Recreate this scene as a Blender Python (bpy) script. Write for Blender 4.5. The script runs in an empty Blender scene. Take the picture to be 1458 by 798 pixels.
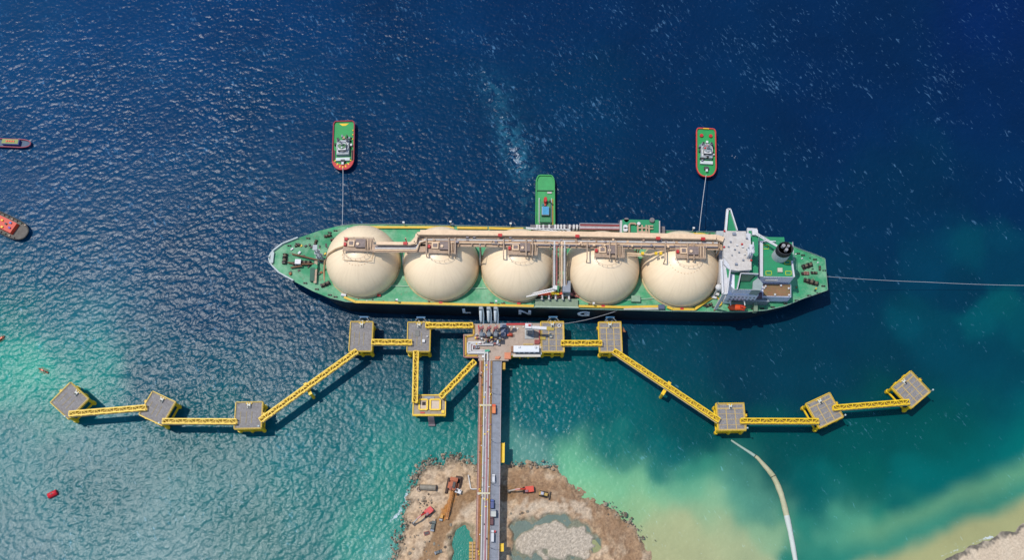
import bpy, math, random
import numpy as np
from mathutils import Vector, Matrix, noise as mnoise

random.seed(7)
RNG = np.random.default_rng(11)
sc = bpy.context.scene
COL = sc.collection
PI = math.pi

# ------------------------------------------------------------------ camera geometry (metres, x east, y north, z up)
FPX, TH, HC = 1414.0, math.radians(19.5), 503.0
_c, _s = math.cos(TH), math.sin(TH)

def W(px, py, z=0.0):
    """ground-plan position of a point of the photograph that lies z metres above the water"""
    dx = (px - 729) / FPX
    dy = -(py - 399) / FPX
    vx, vy, vz = dx, dy * _c + _s, dy * _s - _c
    t = (z - HC) / vz
    return (vx * t, vy * t)

def invW(x, y, z=0.0):
    """inverse of W, numpy friendly"""
    zz = z - HC
    cx = x
    cy = y * _c + zz * _s
    cz = -y * _s + zz * _c
    return 729 + FPX * cx / (-cz), 399 - FPX * cy / (-cz)

# ------------------------------------------------------------------ colours and materials
def s2l(v):
    v = v / 255.0
    return v / 12.92 if v <= 0.04045 else ((v + 0.055) / 1.055) ** 2.4

def C(r, g, b, k=0.7):
    return (s2l(r) * k, s2l(g) * k, s2l(b) * k)

MATS = {}
def mat(name, col, rough=0.6, var=0.18, scale=0.35, metal=0.0, bump=0.0, dirt=None, dirt_amt=0.0, spec=0.4, dirt2=None):
    if name in MATS:
        return MATS[name]
    m = bpy.data.materials.new(name)
    m.use_nodes = True
    nt = m.node_tree
    N, Lk = nt.nodes, nt.links
    b = N['Principled BSDF']
    b.inputs['Roughness'].default_value = rough
    b.inputs['Metallic'].default_value = metal
    b.inputs['Specular IOR Level'].default_value = spec
    tc = N.new('ShaderNodeTexCoord')
    n1 = N.new('ShaderNodeTexNoise')
    n1.inputs['Scale'].default_value = scale
    n1.inputs['Detail'].default_value = 6
    n1.inputs['Roughness'].default_value = 0.65
    Lk.new(tc.outputs['Object'], n1.inputs['Vector'])
    mr = N.new('ShaderNodeMapRange')
    mr.inputs['From Min'].default_value = 0.3
    mr.inputs['From Max'].default_value = 0.7
    mr.inputs['To Min'].default_value = 1 - var
    mr.inputs['To Max'].default_value = 1 + var
    Lk.new(n1.outputs['Fac'], mr.inputs['Value'])
    mx = N.new('ShaderNodeVectorMath')
    mx.operation = 'SCALE'
    mx.inputs[0].default_value = col
    Lk.new(mr.outputs['Result'], mx.inputs['Scale'])
    out = mx.outputs['Vector']
    if dirt is not None:
        n2 = N.new('ShaderNodeTexNoise')
        n2.inputs['Scale'].default_value = scale * 2.7
        n2.inputs['Detail'].default_value = 8
        n2.inputs['Roughness'].default_value = 0.7
        Lk.new(tc.outputs['Object'], n2.inputs['Vector'])
        m2 = N.new('ShaderNodeMapRange')
        m2.inputs['From Min'].default_value = 0.43
        m2.inputs['From Max'].default_value = 0.63
        m2.inputs['To Min'].default_value = 0
        m2.inputs['To Max'].default_value = dirt_amt
        Lk.new(n2.outputs['Fac'], m2.inputs['Value'])
        mm = N.new('ShaderNodeMix')
        mm.data_type = 'RGBA'
        Lk.new(m2.outputs['Result'], mm.inputs['Factor'])
        Lk.new(out, mm.inputs['A'])
        mm.inputs['B'].default_value = (*dirt, 1)
        out = mm.outputs['Result']
    if dirt2 is not None:       # sharp edged stains: (colour, amount, scale)
        n4 = N.new('ShaderNodeTexNoise')
        n4.inputs['Scale'].default_value = dirt2[2]; n4.inputs['Detail'].default_value = 9; n4.inputs['Roughness'].default_value = 0.72
        mp4 = N.new('ShaderNodeMapping'); mp4.inputs['Location'].default_value = (37, 11, 5)
        Lk.new(tc.outputs['Object'], mp4.inputs['Vector']); Lk.new(mp4.outputs['Vector'], n4.inputs['Vector'])
        m4 = N.new('ShaderNodeMapRange')
        m4.inputs['From Min'].default_value = 0.56; m4.inputs['From Max'].default_value = 0.66; m4.inputs['To Max'].default_value = dirt2[1]
        Lk.new(n4.outputs['Fac'], m4.inputs['Value'])
        mm4 = N.new('ShaderNodeMix'); mm4.data_type = 'RGBA'
        Lk.new(m4.outputs['Result'], mm4.inputs['Factor']); Lk.new(out, mm4.inputs['A']); mm4.inputs['B'].default_value = (*dirt2[0], 1)
        out = mm4.outputs['Result']
    Lk.new(out, b.inputs['Base Color'])
    if bump:
        bn = N.new('ShaderNodeBump')
        bn.inputs['Strength'].default_value = bump
        bn.inputs['Distance'].default_value = 0.3
        n3 = N.new('ShaderNodeTexNoise')
        n3.inputs['Scale'].default_value = scale * 6
        n3.inputs['Detail'].default_value = 4
        Lk.new(tc.outputs['Object'], n3.inputs['Vector'])
        Lk.new(n3.outputs['Fac'], bn.inputs['Height'])
        Lk.new(bn.outputs['Normal'], b.inputs['Normal'])
    MATS[name] = m
    return m

RUST = C(120, 75, 50)
GREEN = mat('deck_green', C(50, 156, 102), 0.5, 0.3, 0.05, dirt=C(140, 190, 148), dirt_amt=0.8, dirt2=(C(122, 112, 84), .55, .3))
GREEN2 = mat('roof_green', C(22, 150, 96), 0.55, 0.14, 0.12, dirt=C(60, 130, 95), dirt_amt=0.4)
def tank_paint():
    m = mat('tank_cream', C(234, 208, 171, 0.99), 0.38, 0.035, 0.06)
    nt = m.node_tree; N, Lk = nt.nodes, nt.links; b = N['Principled BSDF']
    src = b.inputs['Base Color'].links[0].from_socket
    tc = N.new('ShaderNodeTexCoord'); sx = N.new('ShaderNodeSeparateXYZ'); Lk.new(tc.outputs['Object'], sx.inputs[0])
    def M(op, a, c=None, cl=False):
        n = N.new('ShaderNodeMath'); n.operation = op; n.use_clamp = cl
        for k, v in enumerate((a, c)):
            if v is None: continue
            if isinstance(v, (int, float)): n.inputs[k].default_value = v
            else: Lk.new(v, n.inputs[k])
        return n.outputs[0]
    az = M('ARCTAN2', sx.outputs['Y'], sx.outputs['X'])
    oi = N.new('ShaderNodeObjectInfo')
    cb = N.new('ShaderNodeCombineXYZ'); Lk.new(M('MULTIPLY', az, 14.0), cb.inputs['X']); Lk.new(M('MULTIPLY', sx.outputs['Z'], 0.10), cb.inputs['Y']); Lk.new(M('MULTIPLY', oi.outputs['Random'], 90.0), cb.inputs['Z'])
    ns = N.new('ShaderNodeTexNoise'); ns.inputs['Scale'].default_value = 1.0; ns.inputs['Detail'].default_value = 6; ns.inputs['Roughness'].default_value = .65; Lk.new(cb.outputs[0], ns.inputs['Vector'])
    st = M('MULTIPLY', M('DIVIDE', M('SUBTRACT', ns.outputs['Fac'], .46), .22, True), .16)       # run-off streaks
    sp_ = M('FRACT', M('MULTIPLY', az, 24 / (2 * PI)))
    seam = M('MULTIPLY', M('LESS_THAN', M('ABSOLUTE', M('SUBTRACT', sp_, .5)), .02), .03)          # plate seams
    sp2 = M('FRACT', M('MULTIPLY', sx.outputs['Z'], .2))
    seam2 = M('MULTIPLY', M('LESS_THAN', M('ABSOLUTE', M('SUBTRACT', sp2, .5)), .02), .03)
    f = M('MAXIMUM', st, M('MAXIMUM', seam, seam2))
    mx = N.new('ShaderNodeMix'); mx.data_type = 'RGBA'; Lk.new(f, mx.inputs['Factor']); Lk.new(src, mx.inputs['A']); mx.inputs['B'].default_value = (*C(196, 160, 116, .85), 1)
    tint = N.new('ShaderNodeVectorMath'); tint.operation = 'SCALE'; Lk.new(mx.outputs['Result'], tint.inputs[0]); Lk.new(M('ADD', M('MULTIPLY', oi.outputs['Random'], .08), .96), tint.inputs['Scale'])
    Lk.new(tint.outputs['Vector'], b.inputs['Base Color'])
    return m
TANK = tank_paint()
DUCT = mat('duct_cream', C(236, 200, 160, .82), 0.45, 0.06, 0.2, dirt=C(200, 165, 128), dirt_amt=0.3)
HULL = mat('hull_black', C(16, 22, 36), 0.5, 0.3, 0.1, dirt=C(45, 48, 55), dirt_amt=0.3)
WHITE = mat('white_paint', C(235, 232, 228), 0.45, 0.06, 0.4, dirt=C(190, 178, 165), dirt_amt=0.35)
ROOFW = mat('bridge_roof_paint', C(222, 212, 200), 0.6, 0.06, 0.25, dirt=C(180, 165, 150), dirt_amt=0.45)
GREYP = mat('grey_paint', C(150, 155, 165), 0.5, 0.1, 0.3, dirt=C(110, 108, 108), dirt_amt=0.3)
DARK = mat('dark_machinery', C(52, 52, 50), 0.5, 0.35, 1.0, dirt=C(90, 62, 45), dirt_amt=0.5)
DKGREEN = mat('dark_green_machinery', C(30, 78, 60), 0.5, 0.3, 0.8, dirt=C(70, 55, 40), dirt_amt=0.4)
BROWN = mat('brown_steel', C(198, 168, 138), 0.6, 0.25, 0.6, dirt=C(140, 110, 88), dirt_amt=0.5)
TANST = mat('tan_steel', C(205, 172, 140), 0.55, 0.15, 0.5, dirt=C(150, 110, 80), dirt_amt=0.4)
YELLOW = mat('yellow_paint', C(244, 200, 26, .85), 0.45, 0.12, 0.5, dirt=C(205, 155, 34, .8), dirt_amt=0.4, dirt2=(C(150, 100, 50), .5, .9))
YELW = mat('walkway_yellow', C(238, 192, 45), 0.5, 0.12, 0.3, dirt=C(200, 170, 90), dirt_amt=0.4)
RED = mat('red_paint', C(205, 40, 38), 0.45, 0.12, 0.5)
PINKRED = mat('faded_red_paint', C(176, 92, 84), 0.55, 0.2, 0.5, dirt=C(190, 150, 140), dirt_amt=0.5)
ORANGE = mat('orange_paint', C(235, 88, 32), 0.4, 0.12, 0.6)
BLUE = mat('blue_paint', C(44, 112, 178), 0.45, 0.15, 0.6)
LBLUE = mat('light_blue_paint', C(70, 160, 200), 0.45, 0.12, 0.6)
GLASS = mat('window_glass', C(20, 30, 40), 0.08, 0.1, 0.5, spec=0.7)
RUBBER = mat('black_rubber', C(28, 28, 30), 0.8, 0.2, 1.0)
CONC = mat('beige_concrete', C(198, 176, 156), 0.85, 0.1, 0.15, bump=0.2, dirt=C(165, 142, 122), dirt_amt=0.5, dirt2=(C(120, 106, 96), .5, .35))
ROAD = mat('grey_concrete_road', C(152, 154, 160), 0.85, 0.1, 0.2, bump=0.15, dirt=C(128, 130, 134), dirt_amt=0.5, dirt2=(C(104, 104, 108), .5, .4))
GRATE = mat('grey_deck_panels', C(150, 144, 140), 0.75, 0.2, 0.5, dirt=C(118, 108, 100), dirt_amt=0.6, dirt2=(C(196, 190, 180), .5, .8))
BEAM = mat('sandy_deck_beams', C(212, 180, 112), 0.6, 0.14, 0.4, dirt=C(170, 140, 80), dirt_amt=0.5)
RUSTM = mat('rust_steel', C(170, 108, 62), 0.7, 0.25, 0.4, dirt=C(120, 70, 42), dirt_amt=0.6)
RIGM = mat('rust_orange_paint', C(196, 104, 60), 0.6, 0.25, 0.6, dirt=C(120, 70, 45), dirt_amt=0.5)
PIPEW = mat('white_pipe_paint', C(226, 220, 212), 0.4, 0.08, 0.3, dirt=C(180, 165, 150), dirt_amt=0.3)
PIPEP = mat('mauve_pipe_paint', C(176, 122, 128), 0.5, 0.12, 0.3, dirt=C(150, 100, 95), dirt_amt=0.4)
PIPEG = mat('grey_pipe_paint', C(150, 140, 142), 0.5, 0.12, 0.3)
STEEL = mat('galvanised_steel', C(170, 172, 170), 0.4, 0.15, 0.5, metal=0.3)
ROPE = mat('pale_rope', C(205, 205, 205), 0.8, 0.1, 1.0)
PILE = mat('pile_steel', C(95, 88, 70), 0.7, 0.25, 0.3, dirt=C(60, 55, 45), dirt_amt=0.5)
PLATG = mat('manifold_deck_paint', C(138, 158, 128), 0.6, 0.14, 0.4, dirt=C(110, 120, 100), dirt_amt=0.4)
BROWND = mat('brown_roof_deck', C(150, 108, 76), 0.75, 0.22, 0.3, dirt=C(115, 122, 70), dirt_amt=0.55)
FENDG = mat('green_hull_paint', C(60, 168, 84), 0.5, 0.12, 0.4)
TUGGR = mat('tug_deck_green', C(36, 160, 78), 0.55, 0.1, 0.3)
SANDB = mat('geotextile_tan', C(196, 190, 152), 0.8, 0.15, 0.3)
SANDW = mat('geotextile_white', C(214, 218, 206), 0.8, 0.08, 0.3)

# ------------------------------------------------------------------ mesh builder
class MB:
    def __init__(s):
        s.v = []; s.f = []; s.m = []; s.smooth = []
    def add(s, vs, fs, mi=0, smooth=False):
        o = len(s.v)
        s.v += [tuple(p) for p in vs]
        for f in fs:
            s.f.append(tuple(i + o for i in f)); s.m.append(mi); s.smooth.append(smooth)
        return s
    def box(s, x, y, z, sx, sy, sz, rz=0.0, mi=0, tx=0.0, taper=1.0):
        """centre x,y; base z; rz about z"""
        c, n = math.cos(rz), math.sin(rz)
        vs = []
        for k, zz in enumerate((z, z + sz)):
            t = 1.0 if k == 0 else taper
            for a, b in ((-1, -1), (1, -1), (1, 1), (-1, 1)):
                lx, ly = a * sx / 2 * t + (tx if k else 0), b * sy / 2 * t
                vs.append((x + lx * c - ly * n, y + lx * n + ly * c, zz))
        s.add(vs, [(3, 2, 1, 0), (4, 5, 6, 7), (0, 1, 5, 4), (1, 2, 6, 5), (2, 3, 7, 6), (3, 0, 4, 7)], mi)
        return s
    def bar(s, p, q, w, h=None, mi=0):
        """rectangular bar between two points"""
        h = h or w
        p, q = Vector(p), Vector(q)
        d = (q - p)
        if d.length < 1e-6: return s
        d.normalize()
        up = Vector((0, 0, 1)) if abs(d.z) < 0.95 else Vector((0, 1, 0))
        a = d.cross(up).normalized() * w / 2
        b = a.cross(d).normalized() * h / 2
        vs = [p - a - b, p + a - b, p + a + b, p - a + b, q - a - b, q + a - b, q + a + b, q - a + b]
        s.add(vs, [(3, 2, 1, 0), (4, 5, 6, 7), (0, 1, 5, 4), (1, 2, 6, 5), (2, 3, 7, 6), (3, 0, 4, 7)], mi)
        return s
    def prism(s, poly, z0, z1, mi=0, top_mi=None):
        n = len(poly)
        a = sum(poly[i][0] * poly[(i + 1) % n][1] - poly[(i + 1) % n][0] * poly[i][1] for i in range(n))
        if a < 0: poly = poly[::-1]
        vs = [(p[0], p[1], z0) for p in poly] + [(p[0], p[1], z1) for p in poly]
        s.add(vs, [tuple(range(n - 1, -1, -1))] + [(i, (i + 1) % n, n + (i + 1) % n, n + i) for i in range(n)], mi)
        s.add(vs[n:], [tuple(range(n))], mi if top_mi is None else top_mi)
        return s
    def tube(s, pts, r, n=8, mi=0, caps=True):
        pts = [Vector(p) for p in pts]
        rs = r if isinstance(r, (list, tuple)) else [r] * len(pts)
        rings = []
        for i, p in enumerate(pts):
            d = (pts[min(i + 1, len(pts) - 1)] - pts[max(i - 1, 0)]).normalized()
            up = Vector((0, 0, 1)) if abs(d.z) < 0.9 else Vector((0, 1, 0))
            a = d.cross(up).normalized(); b = a.cross(d).normalized()
            rings.append([p + (a * math.cos(2 * PI * k / n) + b * math.sin(2 * PI * k / n)) * rs[i] for k in range(n)])
        vs = [q for R in rings for q in R]
        fs = []
        for i in range(len(pts) - 1):
            for k in range(n):
                fs.append((i * n + k, (i + 1) * n + k, (i + 1) * n + (k + 1) % n, i * n + (k + 1) % n))
        s.add(vs, fs, mi, True)
        if caps:
            s.add(rings[0], [tuple(range(n))], mi); s.add(rings[-1], [tuple(range(n - 1, -1, -1))], mi)
        return s
    def lathe(s, prof, x=0, y=0, z=0, n=16, mi=0, smooth=True, sx=1.0, sy=1.0):
        """profile of (r, z) pairs turned about the vertical"""
        vs = []
        for r, zz in prof:
            for k in range(n):
                vs.append((x + sx * r * math.cos(2 * PI * k / n), y + sy * r * math.sin(2 * PI * k / n), z + zz))
        fs = []
        for i in range(len(prof) - 1):
            for k in range(n):
                fs.append((i * n + k, i * n + (k + 1) % n, (i + 1) * n + (k + 1) % n, (i + 1) * n + k))
        s.add(vs, fs, mi, smooth)
        s.add(vs[-n:], [tuple(range(n))], mi)
        s.add(vs[:n], [tuple(range(n - 1, -1, -1))], mi)
        return s
    def cyl(s, x, y, z, r, h, n=12, mi=0, r2=None):
        return s.lathe([(r, 0), (r if r2 is None else r2, h)], x, y, z, n, mi)
    def ball(s, x, y, z, r, n=12, mi=0):
        prof = [(max(r * math.sin(PI * i / 8), r * 0.02), -r * math.cos(PI * i / 8)) for i in range(9)]
        return s.lathe(prof, x, y, z, n, mi)
    def build(s, name, mats, parent=None, loc=None):
        me = bpy.data.meshes.new(name)
        me.from_pydata(s.v, [], s.f)
        if not isinstance(mats, (list, tuple)): mats = [mats]
        for m in mats: me.materials.append(m)
        me.polygons.foreach_set('material_index', s.m)
        me.polygons.foreach_set('use_smooth', s.smooth)
        me.update()
        o = bpy.data.objects.new(name, me)
        COL.objects.link(o)
        if parent is not None: o.parent = parent
        if loc is not None: o.location = loc
        return o

def tag(o, label=None, cat=None, group=None, kind=None):
    if label: o['label'] = label
    if cat: o['category'] = cat
    if group: o['group'] = group
    if kind: o['kind'] = kind
    return o

EACH_PIECE = {'manifold_valve', 'valve_box', 'valve_cover', 'vent_cowl', 'signal_box', 'roof_box', 'valve_station', 'pump_skid', 'bollard_post', 'salmon_box', 'pipe_clamp', 'deck_gear', 'side_bitt', 'roof_gear', 'crate', 'lifting_lug', 'red_capstan', 'deck_item'}
def islands(mb):
    """the loose pieces of a mesh, each as a builder of its own"""
    par = list(range(len(mb.v)))
    def find(i):
        while par[i] != i:
            par[i] = par[par[i]]; i = par[i]
        return i
    seen = {}
    for i, v in enumerate(mb.v):
        k = (round(v[0], 4), round(v[1], 4), round(v[2], 4))
        if k in seen: par[find(i)] = find(seen[k])
        else: seen[k] = i
    for f in mb.f:
        for j in f[1:]: par[find(j)] = find(f[0])
    out = {}
    for f, mi, sm in zip(mb.f, mb.m, mb.smooth):
        out.setdefault(find(f[0]), []).append((f, mi, sm))
    res = []
    for fs in out.values():
        b = MB(); ren = {}
        for f, mi, sm in fs:
            for i in f:
                if i not in ren: ren[i] = len(b.v); b.v.append(mb.v[i])
            b.f.append(tuple(ren[i] for i in f)); b.m.append(mi); b.smooth.append(sm)
        res.append(b)
    return res

class Thing:
    def __init__(s, name, label, cat, loc, rz=0.0, group=None):
        o = bpy.data.objects.new(name, None)
        o.empty_display_size = 1
        COL.objects.link(o)
        if len(loc) == 2: loc = (loc[0], loc[1], 0.0)
        o.location = loc
        o.rotation_euler = (0, 0, rz)
        tag(o, label, cat, group)
        s.o, s.loc, s.rz = o, loc, rz
    def P(s, px, py, z):
        """local position of a spot of the photograph at height z above the water"""
        x, y = W(px, py, z)
        return s.G(x, y) + (z - s.loc[2],)
    def G(s, x, y):
        x -= s.loc[0]; y -= s.loc[1]
        c, n = math.cos(s.rz), math.sin(s.rz)
        return (x * c + y * n, -x * n + y * c)
    def P2(s, px, py, z):
        return s.P(px, py, z)[:2]
    def part(s, name, mb, m, parent=None, label=None, loc=None):
        if name in EACH_PIECE:
            o = None
            for piece in islands(mb): o = piece.build(name, m, parent or s.o, loc)
            return o
        o = mb.build(name, m, parent or s.o, loc)
        if label: o['label'] = label
        return o

def fit_rect(pts, z):
    """centre, size and turn of the rectangle whose corners (TL, TR, BR, BL) show at pts"""
    w = [W(p[0], p[1], z) for p in pts]
    cx = sum(p[0] for p in w) / 4; cy = sum(p[1] for p in w) / 4
    ex = ((w[1][0] - w[0][0] + w[2][0] - w[3][0]) / 2, (w[1][1] - w[0][1] + w[2][1] - w[3][1]) / 2)
    ey = ((w[0][0] - w[3][0] + w[1][0] - w[2][0]) / 2, (w[0][1] - w[3][1] + w[1][1] - w[2][1]) / 2)
    a = math.atan2(ex[1], ex[0]); b = math.atan2(-ey[0], ey[1])
    return cx, cy, math.hypot(*ex), math.hypot(*ey), (a + b) / 2

def dist(a, b): return math.hypot(a[0] - b[0], a[1] - b[1])
def smooth01(t):
    t = np.clip(t, 0, 1); return t * t * (3 - 2 * t)
# ------------------------------------------------------------------ sea
def fft_noise(ny, nx, lo, hi, seed, pw=-1.5):
    """band-limited smooth noise on a grid, unit variance; lo..hi in cycles over the width"""
    r = np.random.default_rng(seed)
    h = np.fft.fft2(r.standard_normal((ny, nx)))
    ky = np.fft.fftfreq(ny)[:, None] * nx; kx = np.fft.fftfreq(nx)[None, :] * nx
    k = np.hypot(kx, ky)
    S = np.where((k >= lo) & (k <= hi), np.maximum(k, 1e-6) ** pw, 0)
    o = np.real(np.fft.ifft2(h * S))
    return o / o.std()

SEA_CTRL = [  # x, y in the photograph, sRGB body colour of the water there, spread
 (0,0,14,62,112,90),(200,0,10,58,110,90),(400,0,7,52,102,90),(600,0,5,46,92,90),(800,0,4,42,88,90),(1000,0,3,40,84,90),(1200,0,2,38,82,90),(1458,0,2,34,88,90),
 (0,150,14,62,110,90),(200,150,12,60,108,90),(400,150,8,54,98,90),(600,150,6,50,92,90),(800,150,5,48,88,90),(1000,150,3,42,84,90),(1200,150,2,38,82,90),(1458,150,2,36,82,90),
 (0,300,16,66,112,90),(200,300,14,64,106,90),(350,300,12,60,100,90),(600,300,6,50,90,80),(850,300,3,44,82,80),(1100,300,2,42,80,80),(1280,290,2,46,82,80),(1458,260,3,42,82,80),
 (1380,350,5,68,92,26),(1440,335,4,62,90,24),(1320,372,4,58,88,30),(1425,440,10,88,102,22),(1390,462,8,84,100,18),(1300,468,6,74,96,18),(1450,470,8,80,98,24),(1360,410,2,52,80,24),(1330,465,4,66,88,40),(1200,440,2,50,80,60),(1458,380,4,58,88,50),
 (0,400,16,84,112,70),(130,400,14,72,108,70),(280,410,12,62,98,70),(400,450,12,60,94,60),(540,455,8,54,84,50),(700,455,6,52,80,50),(900,440,3,48,80,60),(1050,480,2,54,80,60),
 (0,470,22,120,118,50),(110,470,20,104,114,50),(200,490,16,82,108,60),
 (0,530,28,150,132,45),(60,525,34,164,138,45),(140,520,26,132,124,40),(60,570,26,128,122,45),(250,530,18,80,106,60),(400,540,18,78,104,60),(560,530,12,80,100,50),(650,545,12,90,104,40),(760,540,10,94,104,50),(850,540,8,90,102,60),(950,520,3,66,88,60),(1100,530,2,58,82,70),(1250,510,2,56,80,70),(1400,540,2,62,84,60),(1458,520,2,66,88,60),
 (0,620,26,108,112,60),(150,620,26,104,112,60),(300,620,22,94,106,60),(450,610,20,100,108,60),(560,610,16,112,112,45),(640,630,16,118,112,40),(780,600,10,104,108,50),(900,600,6,92,98,60),(1000,620,3,78,86,50),(1100,650,2,80,86,50),(1250,620,2,82,86,60),(1350,610,2,86,88,60),(1458,600,4,98,98,60),
 (0,700,34,108,112,60),(150,700,38,102,108,60),(300,700,38,106,108,60),(450,690,34,112,110,60),(550,680,26,136,122,40),(575,640,20,128,116,35),
 (640,640,40,130,118,22),(700,645,60,135,120,22),(760,648,80,140,122,20),
 (830,655,92,168,122,24),(870,672,98,170,122,26),(920,690,96,166,120,24),(850,690,112,172,120,24),(900,715,122,168,116,26),(880,632,22,116,108,22),(950,650,10,104,102,28),(935,672,30,118,106,16),(1000,672,40,130,108,22),(985,700,84,154,114,26),(1050,690,62,136,110,26),(1015,725,110,160,116,30),(1080,725,80,144,110,24),(1060,650,4,88,90,28),
 (930,750,164,160,112,28),(980,760,164,160,112,28),(940,798,168,160,112,28),(1040,770,160,158,112,28),(1000,798,164,158,112,28),(1080,798,156,156,112,22),(1100,760,130,154,112,18),(1090,720,60,130,108,16),
 (1150,700,6,98,94,30),(1130,740,40,128,108,18),(1170,735,62,142,110,22),(1210,745,70,146,110,24),(1160,780,44,128,108,22),(1200,785,30,124,108,22),(1260,760,40,130,106,22),(1220,700,4,94,92,34),(1300,690,4,100,96,34),(1380,680,6,104,100,40),(1458,640,6,108,102,30),(1300,770,40,128,108,40),(1420,730,40,128,108,40),
 (0,770,54,110,112,55),(200,770,56,116,114,60),(400,770,48,114,112,60),(530,760,44,138,122,40),(555,720,40,136,120,30),(555,790,70,140,124,22),
]
GX, GY, STEP = 1280, 720, 0.5
X0, Y0 = -GX * STEP / 2, 12.0
xs = X0 + np.arange(GX) * STEP
ys = Y0 + np.arange(GY) * STEP
XX, YY = np.meshgrid(xs, ys)

def make_sea():
    r = np.random.default_rng(5)
    kx = np.fft.fftfreq(GX, STEP)[None, :] * 2 * PI
    ky = np.fft.fftfreq(GY, STEP)[:, None] * 2 * PI
    k = np.hypot(kx, ky); k[0, 0] = 1
    def field(lp, wind, spread, seed, cut):
        rr = np.random.default_rng(seed)
        kp = 2 * PI / lp
        D = np.abs((kx * math.cos(wind) + ky * math.sin(wind)) / k) ** spread * 0.85 + 0.15
        S = np.exp(-1.25 * (kp / k) ** 2) * k ** -3.5 * D * np.exp(-(k * cut) ** 2)
        S[0, 0] = 0
        H = np.fft.fft2(rr.standard_normal((GY, GX))) * np.sqrt(S)
        h = np.real(np.fft.ifft2(H))
        sl = np.sqrt(np.mean(np.gradient(h, STEP)[0] ** 2) + np.mean(np.gradient(h, STEP)[1] ** 2))
        H /= sl
        dx = np.real(np.fft.ifft2(-1j * kx / k * H)); dy = np.real(np.fft.ifft2(-1j * ky / k * H))
        return np.real(np.fft.ifft2(H)), dx, dy
    a = field(8.0, math.radians(112), 1.0, 5, 0.08)
    b = field(2.6, math.radians(65), 0.6, 6, 0.07)
    px, py = invW(XX, YY)
    # strength of the chop: open water to the west is rougher, the sheltered east calmer
    gust = 1 + 0.22 * fft_noise(GY, GX, 3, 22, 31)
    calm = 1 - 0.5 * smooth01((px - 620) / 500) * smooth01((py - 250) / 300) - 0.25 * smooth01((px - 700) / 500)
    lee = 1 - 0.45 * np.exp(-(((py - 447) / 26) ** 2)) * smooth01((px - 480) / 60) * smooth01((1200 - px) / 40)
    amp = np.clip(gust, 0.45, 1.7) * calm * lee
    edge = np.minimum.reduce([XX - xs[0], xs[-1] - XX, YY - ys[0], ys[-1] - YY])
    amp *= smooth01(edge / 8)
    wa, wb = 0.08, 0.076
    Z = (a[0] * wa + b[0] * wb) * amp
    DX = (a[1] * wa + b[1] * wb) * amp * 1.15
    DY = (a[2] * wa + b[2] * wb) * amp * 1.15
    # colour of the water body: depth, suspended sand
    sub = 4
    pxs, pys = px[::sub, ::sub], py[::sub, ::sub]
    wx = fft_noise(GY, GX, 6, 90, 41, -1.6)[::sub, ::sub] * 8
    wy = fft_noise(GY, GX, 6, 90, 42, -1.6)[::sub, ::sub] * 8
    num = np.zeros(pxs.shape + (3,)); den = np.zeros(pxs.shape)
    for x, y, R, G, B, sp in SEA_CTRL:
        if R > 50: sp *= 1.28; R += 8 if R < 130 else -10
        d2 = ((pxs + wx - x) ** 2 + (pys + wy - y) ** 2) / (sp * sp)
        w = np.exp(-1.3 * d2) * (90 / sp) ** 1.2 + 1e-9
        num += w[..., None] * np.array([s2l(max(R - 8, 0)) * .8 if R < 40 else s2l(R) * 1.0, s2l(G) * (1.06 if R < 50 else .97), s2l(B) * (.9 if G < 95 else 1.04)]) * (1 + .5 * min(max((R - 50) / 50, 0), 1)); den += w
    col = num / den[..., None]
    # sediment bands that follow the beach: yellow sand haze, a clearer channel, a green outer bar
    SHP = [(1100, 905), (1230, 842), (1340, 793), (1375, 780), (1405, 768), (1440, 755), (1475, 738), (1560, 690)]
    bd = np.full(pxs.shape, 1e9)
    for (xa, ya), (xb, yb) in zip(SHP[:-1], SHP[1:]):
        t = np.clip(((pxs - xa) * (xb - xa) + (pys - ya) * (yb - ya)) / ((xb - xa) ** 2 + (yb - ya) ** 2), 0, 1)
        bd = np.minimum(bd, np.hypot(pxs - xa - t * (xb - xa), pys - ya - t * (yb - ya)))
    bd = bd + (wx + wy) * .28
    def band(col, c_, lo, hi, soft, a_):
        m_ = smooth01((bd - lo + soft) / (2 * soft)) * (1 - smooth01((bd - hi + soft) / (2 * soft))) * a_
        m_ = (m_ * smooth01((pxs - 1175 - (pys - 780) * -.3) / 70))[..., None]
        return col * (1 - m_) + np.array([s2l(q) for q in c_]) * m_
    col = band(col, (70, 146, 118), -9, 74, 18, .8)
    col = band(col, (110, 166, 122), 60, 84, 16, .75)
    col = band(col, (178, 176, 122), -9, 32, 14, 1.0)
    yi = np.arange(GY) / sub; xi = np.arange(GX) / sub
    def up(f):
        y0 = np.minimum(yi.astype(int), f.shape[0] - 2); x0 = np.minimum(xi.astype(int), f.shape[1] - 2)
        fy = np.clip(yi - y0, 0, 1)[:, None]; fx = np.clip(xi - x0, 0, 1)[None, :]
        if f.ndim == 3: fy, fx = fy[..., None], fx[..., None]
        A = f[y0][:, x0]; B = f[y0][:, x0 + 1]; Cc = f[y0 + 1][:, x0]; D = f[y0 + 1][:, x0 + 1]
        return A * (1 - fy) * (1 - fx) + B * (1 - fy) * fx + Cc * fy * (1 - fx) + D * fy * fx
    col = up(col) * SEA_K
    # foam: wakes of the tugs, wash along the hull, surf on the shores
    foam = np.zeros(px.shape)
    churn = np.zeros(px.shape)
    def stroke(tgt, pts, wd, a):
        for (x0, y0), (x1, y1) in zip(pts[:-1], pts[1:]):
            L2 = (x1 - x0) ** 2 + (y1 - y0) ** 2
            t = np.clip(((px - x0) * (x1 - x0) + (py - y0) * (y1 - y0)) / L2, 0, 1)
            d2 = (px - x0 - t * (x1 - x0)) ** 2 + (py - y0 - t * (y1 - y0)) ** 2
            np.maximum(tgt, a * np.exp(-d2 / (wd * wd)), out=tgt)
    stroke(foam, [(690, 110), (715, 175), (740, 240), (760, 270)], 24, 0.58)
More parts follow.
